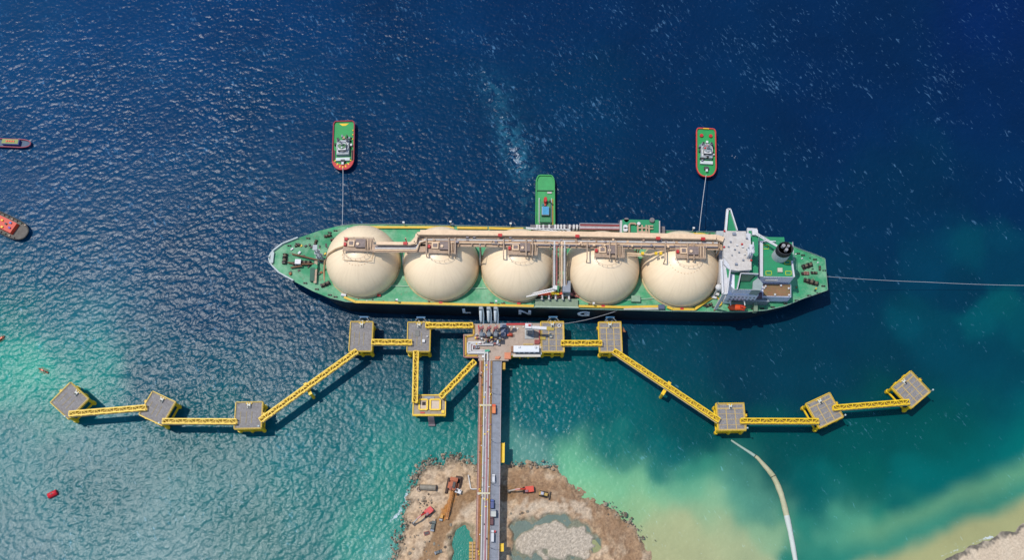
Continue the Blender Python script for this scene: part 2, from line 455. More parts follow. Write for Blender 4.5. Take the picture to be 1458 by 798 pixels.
    stroke(foam, [(700, 150), (690, 200), (712, 262)], 22, 0.42)
    stroke(foam, [(790, 262), (840, 240), (880, 225)], 18, 0.5)
    stroke(churn, [(700, 120), (730, 200)], 20, 0.4)
    stroke(foam, [(728, 205), (742, 238)], 12, 0.85)
    stroke(churn, [(722, 185), (745, 245)], 17, 0.9)
    stroke(churn, [(735, 245), (755, 300)], 14, 0.35)
    stroke(foam, [(800, 250), (835, 235), (865, 245)], 15, 0.40)
    stroke(foam, [(1022, 215), (1045, 225)], 11, 0.55)
    stroke(foam, [(985, 200), (975, 245), (990, 290)], 12, 0.42)
    stroke(foam, [(500, 200), (520, 230)], 10, 0.40)
    stroke(foam, [(470, 200), (462, 240), (470, 290)], 10, 0.36)
    stroke(foam, [(480, 300), (500, 316), (560, 314)], 7, 0.5)
    stroke(foam, [(395, 395), (430, 430), (470, 452), (520, 464)], 14, 0.66)
    stroke(foam, [(470, 455), (560, 462)], 9, 0.72)
    stroke(foam, [(560, 459), (760, 461)], 5, 0.6)
    stroke(foam, [(1125, 10), (1140, 30), (1130, 50)], 9, 0.5)
    stroke(foam, [(1092, 5), (1095, 12)], 6, 0.6)
    stroke(foam, [(1050, 330), (1130, 340), (1150, 358)], 10, 0.34)
    stroke(foam, [(640, 300), (700, 270), (680, 230)], 24, 0.30)
    stroke(foam, [(5, 214), (40, 212)], 5, 0.55)
    stroke(foam, [(88, 708), (98, 712)], 6, 0.5)
    fleck = 0.30 + 0.13 * smooth01((1150 - px) / 300) * smooth01((340 - py) / 80)  # small foam crests, plus wave glints painted into the water colour
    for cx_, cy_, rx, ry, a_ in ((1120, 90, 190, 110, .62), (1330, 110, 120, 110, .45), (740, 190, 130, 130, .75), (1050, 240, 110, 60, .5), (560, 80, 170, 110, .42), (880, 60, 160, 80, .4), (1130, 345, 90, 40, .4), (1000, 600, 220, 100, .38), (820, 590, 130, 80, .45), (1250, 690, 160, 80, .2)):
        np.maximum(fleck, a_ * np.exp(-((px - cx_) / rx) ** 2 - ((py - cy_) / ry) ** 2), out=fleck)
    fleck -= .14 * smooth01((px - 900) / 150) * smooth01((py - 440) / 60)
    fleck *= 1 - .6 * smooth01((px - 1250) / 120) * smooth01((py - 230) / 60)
    # surf
    stroke(foam, [(553, 745), (567, 733), (577, 714), (580, 700)], 4.2, 1.15)
    stroke(foam, [(586, 700), (593, 672), (604, 660), (625, 655), (655, 648), (676, 664)], 4, 0.42)
    stroke(foam, [(722, 656), (740, 660), (765, 658), (790, 661)], 6, 0.62)
    stroke(foam, [(560, 800), (565, 770), (576, 745)], 5, 0.5)
    stroke(foam, [(1340, 793), (1372, 780), (1400, 769), (1440, 760), (1462, 748)], 2.6, 0.85)
    stroke(foam, [(1392, 771), (1412, 765)], 3.5, 1.1)
    mesh_n = GX * GY
    V = np.empty((mesh_n + 8, 3))
    V[:mesh_n, 0] = (XX + DX).ravel(); V[:mesh_n, 1] = (YY + DY).ravel(); V[:mesh_n, 2] = Z.ravel()
    far = 6000.0
    idx = np.arange(mesh_n).reshape(GY, GX)
    quads = np.stack([idx[:-1, :-1], idx[:-1, 1:], idx[1:, 1:], idx[1:, :-1]], -1).reshape(-1, 4)
    # outer apron to the horizon (kept in the same sheet)
    V[mesh_n:mesh_n + 4] = [(-far, -far, 0), (far, -far, 0), (far, far, 0), (-far, far, 0)]
    V = V[:mesh_n + 4]
    me = bpy.data.meshes.new('water')
    b0, b1, b2, b3 = idx[0, :], idx[:, -1], idx[-1, ::-1], idx[::-1, 0]
    faces = []
    for strip, A, B in ((b0, 0, 1), (b1, 1, 2), (b2, 2, 3), (b3, 3, 0)):
        mid = len(strip) // 2
        faces += [(int(strip[i + 1]), int(strip[i]), mesh_n + (A if i < mid else B)) for i in range(len(strip) - 1)]
        faces.append((int(strip[mid]), mesh_n + A, mesh_n + B))
    nq, nt = len(quads), len(faces)
    me.vertices.add(len(V)); me.vertices.foreach_set('co', V.ravel())
    li = np.concatenate([quads.ravel(), np.array(faces).ravel()]).astype(np.int32)
    me.loops.add(len(li)); me.loops.foreach_set('vertex_index', li)
    ls = np.concatenate([np.arange(nq) * 4, nq * 4 + np.arange(nt) * 3]).astype(np.int32)
    me.polygons.add(nq + nt); me.polygons.foreach_set('loop_start', ls)
    me.polygons.foreach_set('use_smooth', np.ones(nq + nt, dtype=bool))
    me.update(calc_edges=True)
    at = me.attributes.new('water_body', 'FLOAT_COLOR', 'POINT')
    ca = np.ones((len(V), 4), dtype=np.float32)
    ca[:mesh_n, :3] = col.reshape(-1, 3); ca[mesh_n:, :3] = [s2l(4) * .6, s2l(44) * .6, s2l(86) * .6]
    at.data.foreach_set('color', ca.ravel())
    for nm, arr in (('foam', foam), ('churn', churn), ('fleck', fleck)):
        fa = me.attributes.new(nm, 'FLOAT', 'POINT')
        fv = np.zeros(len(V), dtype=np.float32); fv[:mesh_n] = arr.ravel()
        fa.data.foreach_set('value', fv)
    o = bpy.data.objects.new('water', me); COL.objects.link(o)
    tag(o, kind='structure')
    m = bpy.data.materials.new('sea_water'); m.use_nodes = True
    nt_ = m.node_tree; N, Lk = nt_.nodes, nt_.links
    b = N['Principled BSDF']
    b.inputs['IOR'].default_value = 1.33
    b.inputs['Specular IOR Level'].default_value = 0.22
    b.inputs['Roughness'].default_value = SEA_ROUGH
    tc = N.new('ShaderNodeTexCoord')
    at1 = N.new('ShaderNodeAttribute'); at1.attribute_name = 'water_body'
    at2 = N.new('ShaderNodeAttribute'); at2.attribute_name = 'foam'
    at3 = N.new('ShaderNodeAttribute'); at3.attribute_name = 'churn'
    def noise(sc_, det, rough, off=0, dist_=0.0):
        n = N.new('ShaderNodeTexNoise'); n.inputs['Scale'].default_value = sc_; n.inputs['Detail'].default_value = det
        n.inputs['Roughness'].default_value = rough; n.inputs['Distortion'].default_value = dist_
        mp = N.new('ShaderNodeMapping'); mp.inputs['Location'].default_value = (off, off * 1.7, 0)
        Lk.new(tc.outputs['Object'], mp.inputs['Vector']); Lk.new(mp.outputs['Vector'], n.inputs['Vector'])
        return n.outputs['Fac']
    def math_(op, a_, b_=None, clamp=False):
        n = N.new('ShaderNodeMath'); n.operation = op; n.use_clamp = clamp
        for i, v in enumerate((a_, b_)):
            if v is None: continue
            if isinstance(v, (int, float)): n.inputs[i].default_value = v
            else: Lk.new(v, n.inputs[i])
        return n.outputs[0]
    def rng(v, a0, a1, b0_, b1_):
        n = N.new('ShaderNodeMapRange')
        for i, q in zip(('From Min', 'From Max', 'To Min', 'To Max'), (a0, a1, b0_, b1_)): n.inputs[i].default_value = q
        Lk.new(v, n.inputs['Value']); return n.outputs['Result']
    def mix(f, a_, b_):
        n = N.new('ShaderNodeMix'); n.data_type = 'RGBA'
        Lk.new(f, n.inputs['Factor'])
        for k_, v in (('A', a_), ('B', b_)):
            if isinstance(v, tuple): n.inputs[k_].default_value = (*v, 1)
            else: Lk.new(v, n.inputs[k_])
        return n.outputs['Result']
    patch = rng(noise(0.02, 5, 0.6, 3), 0.3, 0.7, 0.86, 1.14)
    vs = N.new('ShaderNodeVectorMath'); vs.operation = 'SCALE'
    Lk.new(at1.outputs['Color'], vs.inputs[0]); Lk.new(patch, vs.inputs['Scale'])
    base = vs.outputs['Vector']
    ch = math_('MULTIPLY', at3.outputs['Fac'], rng(noise(0.16, 8, 0.7, 9, 0.8), 0.42, 0.66, 0.0, 0.8), True)
    base = mix(ch, base, C(60, 140, 165, 0.6))
    fn = math_('ADD', math_('MULTIPLY', noise(0.35, 8, 0.72, 21, 0.6), 0.75), math_('MULTIPLY', noise(1.4, 4, 0.6, 5), 0.25))
    # scattered small whitecaps everywhere, dense where foam is laid
    th = math_('SUBTRACT', 0.735, math_('MULTIPLY', at2.outputs['Fac'], 0.27))
    ff = math_('DIVIDE', math_('SUBTRACT', fn, th), 0.09, True)
    base = mix(math_('MULTIPLY', ff, 0.8), base, (0.52, 0.56, 0.58))
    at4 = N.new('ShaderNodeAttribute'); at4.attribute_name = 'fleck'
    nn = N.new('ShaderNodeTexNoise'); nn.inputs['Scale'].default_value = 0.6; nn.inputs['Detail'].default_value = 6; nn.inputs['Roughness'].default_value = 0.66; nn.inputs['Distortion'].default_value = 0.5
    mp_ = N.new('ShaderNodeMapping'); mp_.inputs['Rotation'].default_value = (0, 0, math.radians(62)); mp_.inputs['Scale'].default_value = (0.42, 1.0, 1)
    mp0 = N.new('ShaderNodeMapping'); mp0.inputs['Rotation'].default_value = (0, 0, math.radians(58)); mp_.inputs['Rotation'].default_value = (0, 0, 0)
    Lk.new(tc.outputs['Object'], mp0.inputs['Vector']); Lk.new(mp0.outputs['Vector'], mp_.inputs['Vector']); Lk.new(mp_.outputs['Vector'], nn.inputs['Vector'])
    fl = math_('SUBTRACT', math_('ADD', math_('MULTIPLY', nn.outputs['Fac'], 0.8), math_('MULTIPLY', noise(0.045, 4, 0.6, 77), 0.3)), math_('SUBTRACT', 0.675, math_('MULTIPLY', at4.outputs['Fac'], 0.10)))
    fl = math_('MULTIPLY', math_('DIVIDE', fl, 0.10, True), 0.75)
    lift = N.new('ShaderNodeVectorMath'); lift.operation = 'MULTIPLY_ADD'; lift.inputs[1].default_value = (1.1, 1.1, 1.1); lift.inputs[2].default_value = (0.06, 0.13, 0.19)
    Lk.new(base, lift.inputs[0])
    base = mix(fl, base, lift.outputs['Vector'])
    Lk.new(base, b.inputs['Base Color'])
    Lk.new(math_('ADD', math_('MULTIPLY', ff, 0.45), SEA_ROUGH), b.inputs['Roughness'])
    bn = N.new('ShaderNodeBump'); bn.inputs['Strength'].default_value = SEA_BUMP; bn.inputs['Distance'].default_value = 0.25
    hh = math_('ADD', noise(0.42, 8, 0.68, 13, 0.5), math_('MULTIPLY', noise(1.5, 4, 0.65, 31, 0.4), 0.5))
    Lk.new(hh, bn.inputs['Height']); Lk.new(bn.outputs['Normal'], b.inputs['Normal'])
    me.materials.append(m)
    return o
SEA_K, SEA_ROUGH, SEA_BUMP = 0.66, 0.225, 0.5
make_sea()

# ------------------------------------------------------------------ land
def poly_sd(poly, X, Y):
    """signed distance to a polygon, positive inside"""
    d = np.full(X.shape, 1e9); ins = np.zeros(X.shape, bool)
    n = len(poly)
    for i in range(n):
        x0, y0 = poly[i]; x1, y1 = poly[(i + 1) % n]
        L2 = (x1 - x0) ** 2 + (y1 - y0) ** 2 + 1e-12
        t = np.clip(((X - x0) * (x1 - x0) + (Y - y0) * (y1 - y0)) / L2, 0, 1)
        d = np.minimum(d, np.hypot(X - x0 - t * (x1 - x0), Y - y0 - t * (y1 - y0)))
        if y0 != y1:
            ins ^= ((y0 > Y) != (y1 > Y)) & (X < (x1 - x0) * (Y - y0) / (y1 - y0) + x0)
    return np.where(ins, d, -d)
def line_d(pts, X, Y):
    d = np.full(X.shape, 1e9)
    for (x0, y0), (x1, y1) in zip(pts[:-1], pts[1:]):
        t = np.clip(((X - x0) * (x1 - x0) + (Y - y0) * (y1 - y0)) / ((x1 - x0) ** 2 + (y1 - y0) ** 2), 0, 1)
        d = np.minimum(d, np.hypot(X - x0 - t * (x1 - x0), Y - y0 - t * (y1 - y0)))
    return d
def ground_sheet(name, x0, x1, y0, y1, step, fn, bumpd):
    nx, ny = int((x1 - x0) / step) + 1, int((y1 - y0) / step) + 1
    X, Y = np.meshgrid(x0 + np.arange(nx) * step, y0 + np.arange(ny) * step)
    Z, colr = fn(X, Y)
    me = bpy.data.meshes.new(name)
    idx = np.arange(nx * ny).reshape(ny, nx)
    q = np.stack([idx[:-1, :-1], idx[:-1, 1:], idx[1:, 1:], idx[1:, :-1]], -1).reshape(-1, 4)
    zf = Z.ravel()
    q = q[(zf[q] > -1.2).any(1)]
    me.vertices.add(nx * ny); me.vertices.foreach_set('co', np.stack([X, Y, Z], -1).astype(np.float32).ravel())
    me.loops.add(q.size); me.loops.foreach_set('vertex_index', q.ravel().astype(np.int32))
    me.polygons.add(len(q)); me.polygons.foreach_set('loop_start', (np.arange(len(q)) * 4).astype(np.int32))
    me.polygons.foreach_set('use_smooth', np.ones(len(q), bool))
    me.update(calc_edges=True)
    at = me.attributes.new('soil', 'FLOAT_COLOR', 'POINT')
    ca = np.ones((nx * ny, 4), np.float32); ca[:, :3] = colr.reshape(-1, 3); at.data.foreach_set('color', ca.ravel())
    o = bpy.data.objects.new(name, me); COL.objects.link(o); tag(o, kind='structure')
    m = bpy.data.materials.new(name + '_soil'); m.use_nodes = True
    nt = m.node_tree; N, Lk = nt.nodes, nt.links; b = N['Principled BSDF']
    b.inputs['Roughness'].default_value = 0.9; b.inputs['Specular IOR Level'].default_value = 0.2
    tc = N.new('ShaderNodeTexCoord'); at = N.new('ShaderNodeAttribute'); at.attribute_name = 'soil'
    n1 = N.new('ShaderNodeTexNoise'); n1.inputs['Scale'].default_value = 0.9; n1.inputs['Detail'].default_value = 8; n1.inputs['Roughness'].default_value = 0.7
    Lk.new(tc.outputs['Object'], n1.inputs['Vector'])
    mr = N.new('ShaderNodeMapRange'); mr.inputs['From Min'].default_value = .3; mr.inputs['From Max'].default_value = .7
    mr.inputs['To Min'].default_value = .78; mr.inputs['To Max'].default_value = 1.22
    Lk.new(n1.outputs['Fac'], mr.inputs['Value'])
    vs = N.new('ShaderNodeVectorMath'); vs.operation = 'SCALE'; Lk.new(at.outputs['Color'], vs.inputs[0]); Lk.new(mr.outputs['Result'], vs.inputs['Scale'])
    Lk.new(vs.outputs['Vector'], b.inputs['Base Color'])
    bn = N.new('ShaderNodeBump'); bn.inputs['Strength'].default_value = 0.7; bn.inputs['Distance'].default_value = bumpd
    n2 = N.new('ShaderNodeTexNoise'); n2.inputs['Scale'].default_value = 1.3; n2.inputs['Detail'].default_value = 6
    Lk.new(tc.outputs['Object'], n2.inputs['Vector']); Lk.new(n2.outputs['Fac'], bn.inputs['Height']); Lk.new(bn.outputs['Normal'], b.inputs['Normal'])
    me.materials.append(m)
    return o
def wp(pts, z=0.0): return [W(x, y, z) for x, y in pts]
def gn(X, lo, hi, seed, pw=-1.2): return fft_noise(X.shape[0], X.shape[1], lo, hi, seed, pw)
COAST = [(560, 940), (562, 800), (566, 772), (579, 745), (584, 715), (590, 690), (597, 668), (610, 660), (625, 663), (640, 653), (655, 652), (668, 663), (681, 673), (700, 668), (724, 662), (740, 664), (770, 662), (795, 665), (806, 680), (816, 696), (850, 712), (880, 728), (897, 745), (912, 765), (926, 785), (932, 803), (940, 940)]
LAGOON = [(727, 752), (740, 741), (770, 737), (806, 735), (832, 746), (846, 762), (856, 775), (850, 786), (838, 790), (838, 806), (728, 806)]
GRAVEL = [(729, 771), (740, 759), (765, 751), (800, 747), (830, 751), (845, 762), (848, 780), (842, 794), (800, 797), (765, 791), (745, 787)]
TEALP = [(648, 760), (654, 752), (662, 750), (670, 756), (674, 770), (673, 790), (672, 812), (643, 812), (644, 790)]
ROADL = [(604, 812), (616, 782), (630, 752), (642, 730), (660, 716), (684, 706), (724, 702)]
TRACK = [(724, 690), (760, 700), (800, 706), (840, 722), (868, 745), (884, 775), (893, 815)]
def headland(X, Y):
    jit = gn(X, 4, 40, 61) * 1.1 + gn(X, 30, 120, 62) * 0.35
    sd = poly_sd(wp(COAST), X, Y) + jit
    west = smooth01((-8 - X) / 20)
    H = np.where(sd < 0, sd * 0.45, 2.3 * (1 - np.exp(-np.maximum(sd, 0) / 3.0)))
    H = H + np.where(sd > 1, gn(X, 8, 60, 63) * 0.22, 0)
    sand = np.array(C(204, 172, 136, .74)); brown = np.array(C(164, 128, 94, .74)); dk = np.array(C(134, 108, 86, .74))
    grav = np.array(C(190, 174, 152, .76)); mud = np.array(C(134, 134, 112, .74)); rust = np.array(C(196, 130, 62, .72)); pale = np.array(C(214, 192, 164, .72))
    A = lambda m_: m_[..., None]
    c = np.ones(X.shape + (3,)) * sand
    n1 = smooth01(gn(X, 5, 40, 64) * 0.5 + 0.5)
    c = c * A(1 - 0.45 * n1) + pale * A(0.45 * n1)
    # churned brown fill east of the jetty
    e = smooth01((X + 4) / 4) * smooth01(gn(X, 4, 50, 65) * 0.45 + 0.62)
    c = c * A(1 - e * .8) + brown * A(e * .8)
    sx = gn(X, 20, 90, 66)
    stre = smooth01(sx * 0.8 - 0.3) * 0.5
    c = c * A(1 - stre) + dk * A(stre)
    # bulldozed track and haul road
    d = line_d(wp(TRACK), X, Y) + gn(X, 10, 60, 67) * 0.8
    t = smooth01((7.5 - d) / 3.5) * (0.7 + 0.3 * np.sin(d * 3.2))
    c = c * A(1 - t * .6) + np.array(C(142, 110, 82, .72)) * A(t * .6)
    H = H - 0.25 * t + 0.12 * np.sin(d * 4) * smooth01((7.5 - d) / 3)
    d = line_d(wp(ROADL), X, Y) + gn(X, 10, 60, 68) * 0.5
    t = smooth01((4.6 - d) / 1.4)
    c = c * A(1 - t * .85) + np.array(C(152, 116, 80, .72)) * A(t * .85)
    H = H - 0.3 * t
    d = line_d(wp([(645, 704), (640, 718), (631, 738)]), X, Y) + gn(X, 20, 80, 69) * 0.5
    t = smooth01((2.3 - d) / 1.6)
    c = c * A(1 - t * .85) + rust * A(t * .85)
    for pts, wd in (([(742, 757), (733, 740), (740, 726), (775, 722), (815, 722), (838, 737)], 4), ([(668, 728), (682, 722)], 4)):
        d = line_d(wp(pts), X, Y) + gn(X, 10, 60, 70) * 1.2
        t = smooth01((wd - d) / 3) * .7
        c = c * A(1 - t) + pale * A(t)
    # lagoon, gravel bar, deep pool
    ls = poly_sd(wp(LAGOON), X, Y) + gn(X, 8, 50, 71) * 0.9
    gs = poly_sd(wp(GRAVEL), X, Y) + gn(X, 8, 50, 72) * 1.0
    t = smooth01((ls + 1) / 2)
    c = c * A(1 - t) + mud * A(t)
    H = H - (H - 0.68 - .10 * gn(X, 8, 60, 79)) * smooth01((ls + 1.5) / 2.5)
    t = smooth01((gs + .6) / 1.6)
    gsp = np.clip(gn(X, 60, 260, 73, -.3) * .13 + 1, .5, 1.5)
    c = c * A(1 - t) + grav * A(t * gsp)
    H = H + t * (0.9 + 0.05 * gn(X, 90, 260, 74, -.3))
    ts = poly_sd(wp(TEALP), X, Y) + gn(X, 10, 50, 75) * 0.6
    H = np.where(ts > -2.5, H - (H + 1.2) * smooth01((ts + 2.5) / 4.5), H)
    t = smooth01((ts + 3.5) / 3) * .6
    c = c * A(1 - t) + np.array(C(140, 128, 96, .72)) * A(t)
    # wet, stony fringe
    f = smooth01((2.6 - np.abs(sd - .8)) / 2.4)
    rk = np.clip(gn(X, 60, 250, 76, -.4) * .35 + 1, .4, 1.7)
    fr = f * (0.75 * west + 0.35)
    c = c * A(1 - fr) + np.array(C(156, 136, 112, .74)) * A(fr * rk)
    H = H + f * west * 0.35 * np.maximum(gn(X, 60, 250, 77, -.4), -.5)
    return H, c * A(np.clip(1 + .10 * gn(X, 40, 300, 78, -.6), .6, 1.4))
ground_sheet('ground', -82, 92, -12, 96, 0.45, headland, 0.35)
SHORE = [(1318, 806), (1345, 795), (1375, 782), (1405, 770), (1440, 757), (1470, 742), (1560, 700), (1700, 760), (1700, 950), (1300, 950)]
def beachf(X, Y):
    sd = poly_sd(wp(SHORE), X, Y) + gn(X, 4, 30, 81) * 0.7
    H = np.where(sd < 0, sd * 0.25, 1.6 * (1 - np.exp(-np.maximum(sd, 0) / 6.0)))
    A = lambda m_: m_[..., None]
    c = np.ones(X.shape + (3,)) * np.array(C(206, 184, 156, .76))
    t = smooth01((3.2 - sd + gn(X, 20, 90, 82) * .6) / 2.2)
    c = c * A(1 - t) + np.array(C(112, 104, 92, .72)) * A(t)
    n = smooth01(gn(X, 6, 60, 83) * .5 + .2) * .5
    c = c * A(1 - n) + np.array(C(216, 196, 168, .76)) * A(n)
    return H, c * A(np.clip(1 + .10 * gn(X, 60, 400, 84, -.5) * .5, .6, 1.4))
ground_sheet('beach', 190, 330, -10, 66, 0.5, beachf, 0.1)

def pond(name, pts, z, col, rough):
    mb = MB(); mb.prism(wp(pts, z), z - 0.1, z)
    m = mat(name + '_water', col, rough, 0.12, 0.25, bump=0.25, spec=0.5)
    o = mb.build(name, m); tag(o, kind='structure'); return o
pond('pool', [(640, 756), (650, 745), (668, 744), (680, 752), (680, 830), (634, 830)], 0.35, C(6, 122, 102, .85), 0.2)
pond('lagoon_water', [(722, 748), (738, 733), (800, 728), (840, 738), (864, 775), (852, 796), (846, 815), (722, 815)], 0.72, C(112, 128, 112, .66), 0.25)
pond('silt_pool', [(840, 768), (848, 770), (856, 780), (862, 790), (856, 796), (846, 792)], 1.02, C(158, 160, 104, .65), 0.3)

def rocks():
    mb = MB(); r = random.Random(4)
    pts = wp([(562, 800), (566, 772), (579, 745), (584, 715), (590, 690), (597, 668), (610, 660), (625, 663), (640, 653), (655, 652), (668, 663), (682, 674)])
    extra = [(wp([(725, 663), (770, 663), (795, 666)]), 50, 1.0), (wp([(860, 716), (885, 732), (900, 748), (920, 776)]), 60, 1.5), (wp([(600, 722), (616, 718), (606, 712)]), 60, 1.8), (wp([(640, 756), (636, 775), (634, 795)]), 40, 1.2), (wp([(600, 770), (586, 790)]), 40, 5), (wp([(730, 735), (760, 731)]), 24, 1.2)]
    for P_, n, sp in [(pts, 380, 1.6)] + extra:
        seg = [dist(a, b) for a, b in zip(P_[:-1], P_[1:])]
        for _ in range(n):
            t = r.random() * sum(seg)
            for i, L_ in enumerate(seg):
                if t <= L_: break
                t -= L_
            a, b = P_[i], P_[i + 1]; u = t / seg[i]
            x = a[0] + (b[0] - a[0]) * u + r.gauss(0, sp); y = a[1] + (b[1] - a[1]) * u + r.gauss(0, sp)
            s_ = r.choice([.25, .3, .35, .4, .5, .6, .8])
            zb = 0.2 if P_ is pts else 1.6
            n_ = 6
            prof = [(s_ * .55, 0), (s_ * r.uniform(.8, 1.1), s_ * .35), (s_ * r.uniform(.4, .7), s_ * r.uniform(.7, 1.0)), (s_ * .15, s_ * r.uniform(.85, 1.1))]
            k0 = len(mb.v)
            mb.lathe(prof, x, y, zb + r.uniform(-.2, .5), n_, mi=r.randrange(3), smooth=False, sx=r.uniform(.8, 1.3), sy=r.uniform(.8, 1.3))
            for j in range(k0, len(mb.v)):
                v = mb.v[j]; mb.v[j] = (v[0] + r.uniform(-.1, .1) * s_, v[1] + r.uniform(-.1, .1) * s_, v[2])
    o = mb.build('shore_rocks', [mat('rock_tan', C(176, 156, 130), .9, .25, .8), mat('rock_grey', C(150, 138, 120), .9, .25, .8), mat('rock_dark', C(112, 98, 82), .9, .25, .8)])
    tag(o, 'brown and grey boulders strewn along the shore of the sandy headland', 'rocks', kind='stuff')
rocks()
# ------------------------------------------------------------------ the gas carrier
_b, _st = W(384, 369, 20), W(1178, 394, 14)
SHIP_A = math.atan2(_st[1] - _b[1], _st[0] - _b[0])
_m = W(781, 382, 16)
SH = Thing('gas_carrier', 'black hulled gas carrier with green deck and five cream domes moored at the jetty', 'gas carrier', (_m[0], _m[1], 0), SHIP_A)
SHO = SH.o
OUT = [(-145.3, .35), (-144.6, 2.3), (-143.3, 4.3), (-139.3, 8.1), (-131.5, 12.1), (-121.5, 16.8), (-112, 20.2), (-104, 21.8), (-90, 22.3), (-60, 22.5), (-30, 22.5), (0, 22.5), (30, 22.5), (60, 22.5), (90, 22.3), (102, 21.9), (112, 20.8), (122, 18.2), (132, 13.7), (138.5, 11.3), (144.8, 8.8)]
CV = 0.2
def deckz(u): return 16 + 4.0 * float(smooth01((-98 - u) / 46))
def halfb(u):
    for (u0, b0), (u1, b1) in zip(OUT[:-1], OUT[1:]):
        if u0 <= u <= u1: return b0 + (b1 - b0) * (u - u0) / (u1 - u0)
    return 0

def ship_hull():
    mb = MB(); LV = 7
    rows = []
    for sgn in (1, -1):
        g = []
        for u, b in OUT:
            ring = []
            for j in range(LV):
                t = j / (LV - 1)
                zz = -2 + (deckz(u) + 2) * t
                fb = float(smooth01((-100 - u) / 45)); fs = float(smooth01((u - 95) / 50))
                bb = b * (1 - fb * .45 * (1 - t) ** 1.3 - fs * .5 * (1 - t) ** 2)
                uu = u + fb * 7.5 * (1 - t) - fs * 6 * (1 - t) ** 2
                ring.append((uu, CV + sgn * bb, zz))
            g.append(ring)
        rows.append(g)
    vs = [p for g in rows for r in g for p in r]
    nS = len(OUT)
    def id(sd, i, j): return sd * nS * LV + i * LV + j
    fs = []
    for i in range(nS - 1):
        for j in range(LV - 1):
            fs.append((id(0, i, j), id(0, i, j + 1), id(0, i + 1, j + 1), id(0, i + 1, j)))
            fs.append((id(1, i, j), id(1, i + 1, j), id(1, i + 1, j + 1), id(1, i, j + 1)))
    for j in range(LV - 1):
        fs.append((id(0, 0, j), id(1, 0, j), id(1, 0, j + 1), id(0, 0, j + 1)))
        fs.append((id(0, nS - 1, j), id(0, nS - 1, j + 1), id(1, nS - 1, j + 1), id(1, nS - 1, j)))
    mb.add(vs, fs, 0)
    SH.part('hull', mb, HULL)
    d = MB()
    vs, fs = [], []
    for u, b in OUT:
        zz = deckz(u) + 0.02
        vs += [(u, CV + b, zz), (u, CV, zz + .25), (u, CV - b, zz)]
    for i in range(nS - 1):
        for a in (0, 1):
            fs.append((i * 3 + a, i * 3 + a + 1, i * 3 + 4 + a, i * 3 + 3 + a))
    d.add(vs, fs)
    dk = SH.part('deck', d, GREEN)
    # low gutter bar and rail all round
    g = MB()
    for sgn in (1, -1):
        for (u0, b0), (u1, b1) in zip(OUT[6:-1], OUT[7:]):
            g.bar((u0, CV + sgn * (b0 - .15), deckz(u0) + .2), (u1, CV + sgn * (b1 - .15), deckz(u1) + .2), .3, .4)
    g.bar((144.7, CV + 8.8, 16.2), (144.7, CV - 8.8, 16.2), .3, .4)
    SH.part('gunwale', g, mat('gunwale_paint', C(130, 170, 140), .6, .2, .5))
    for sgn in (1, -1):
        r = MB()
        pts = []
        u = -104.0
        while u < 144:
            pts.append((u, CV + sgn * (halfb(u) - .12), deckz(u))); u += 3.5
        for a, b in zip(pts[:-1], pts[1:]):
            r.bar(a, (a[0], a[1], a[2] + 1.15), .09)
            for hh in (.6, 1.15): r.bar((a[0], a[1], a[2] + hh), (b[0], b[1], b[2] + hh), .07)
        SH.part('railing', r, mat('rail_paint', C(175, 195, 180), .5, .2, 1))
    # white bulwark round the bow
    bw = MB()
    for sgn in (1, -1):
        st = [p for p in OUT if p[0] <= -131]
        for (u0, b0), (u1, b1) in zip(st[:-1], st[1:]):
            z0, z1 = deckz(u0), deckz(u1)
            vs = [(u0, CV + sgn * b0, z0), (u1, CV + sgn * b1, z1), (u1 - .35, CV + sgn * (b1 + .15), z1 + 1.3), (u0 - .35, CV + sgn * (b0 + .15), z0 + 1.3)]
            vs += [(u0 + .5, CV + sgn * (b0 - .3), z0), (u1 + .5, CV + sgn * (b1 - .4), z1), (u1 + .2, CV + sgn * (b1 - .4), z1 + 1.3), (u0 + .2, CV + sgn * (b0 - .3), z0 + 1.3)]
            bw.add(vs, [(0, 1, 2, 3), (7, 6, 5, 4), (3, 2, 6, 7), (0, 3, 7, 4), (1, 5, 6, 2)])
    bw.box(-143.6, CV, 20, 1.6, 6.0, 1.5)
    SH.part('bulwark', bw, mat('bulwark_grey_white', C(196, 204, 200), .5, .1, .5, dirt=C(150, 160, 150), dirt_amt=.4))
ship_hull()

def sp(px, py, z): return SH.P(px, py, z)
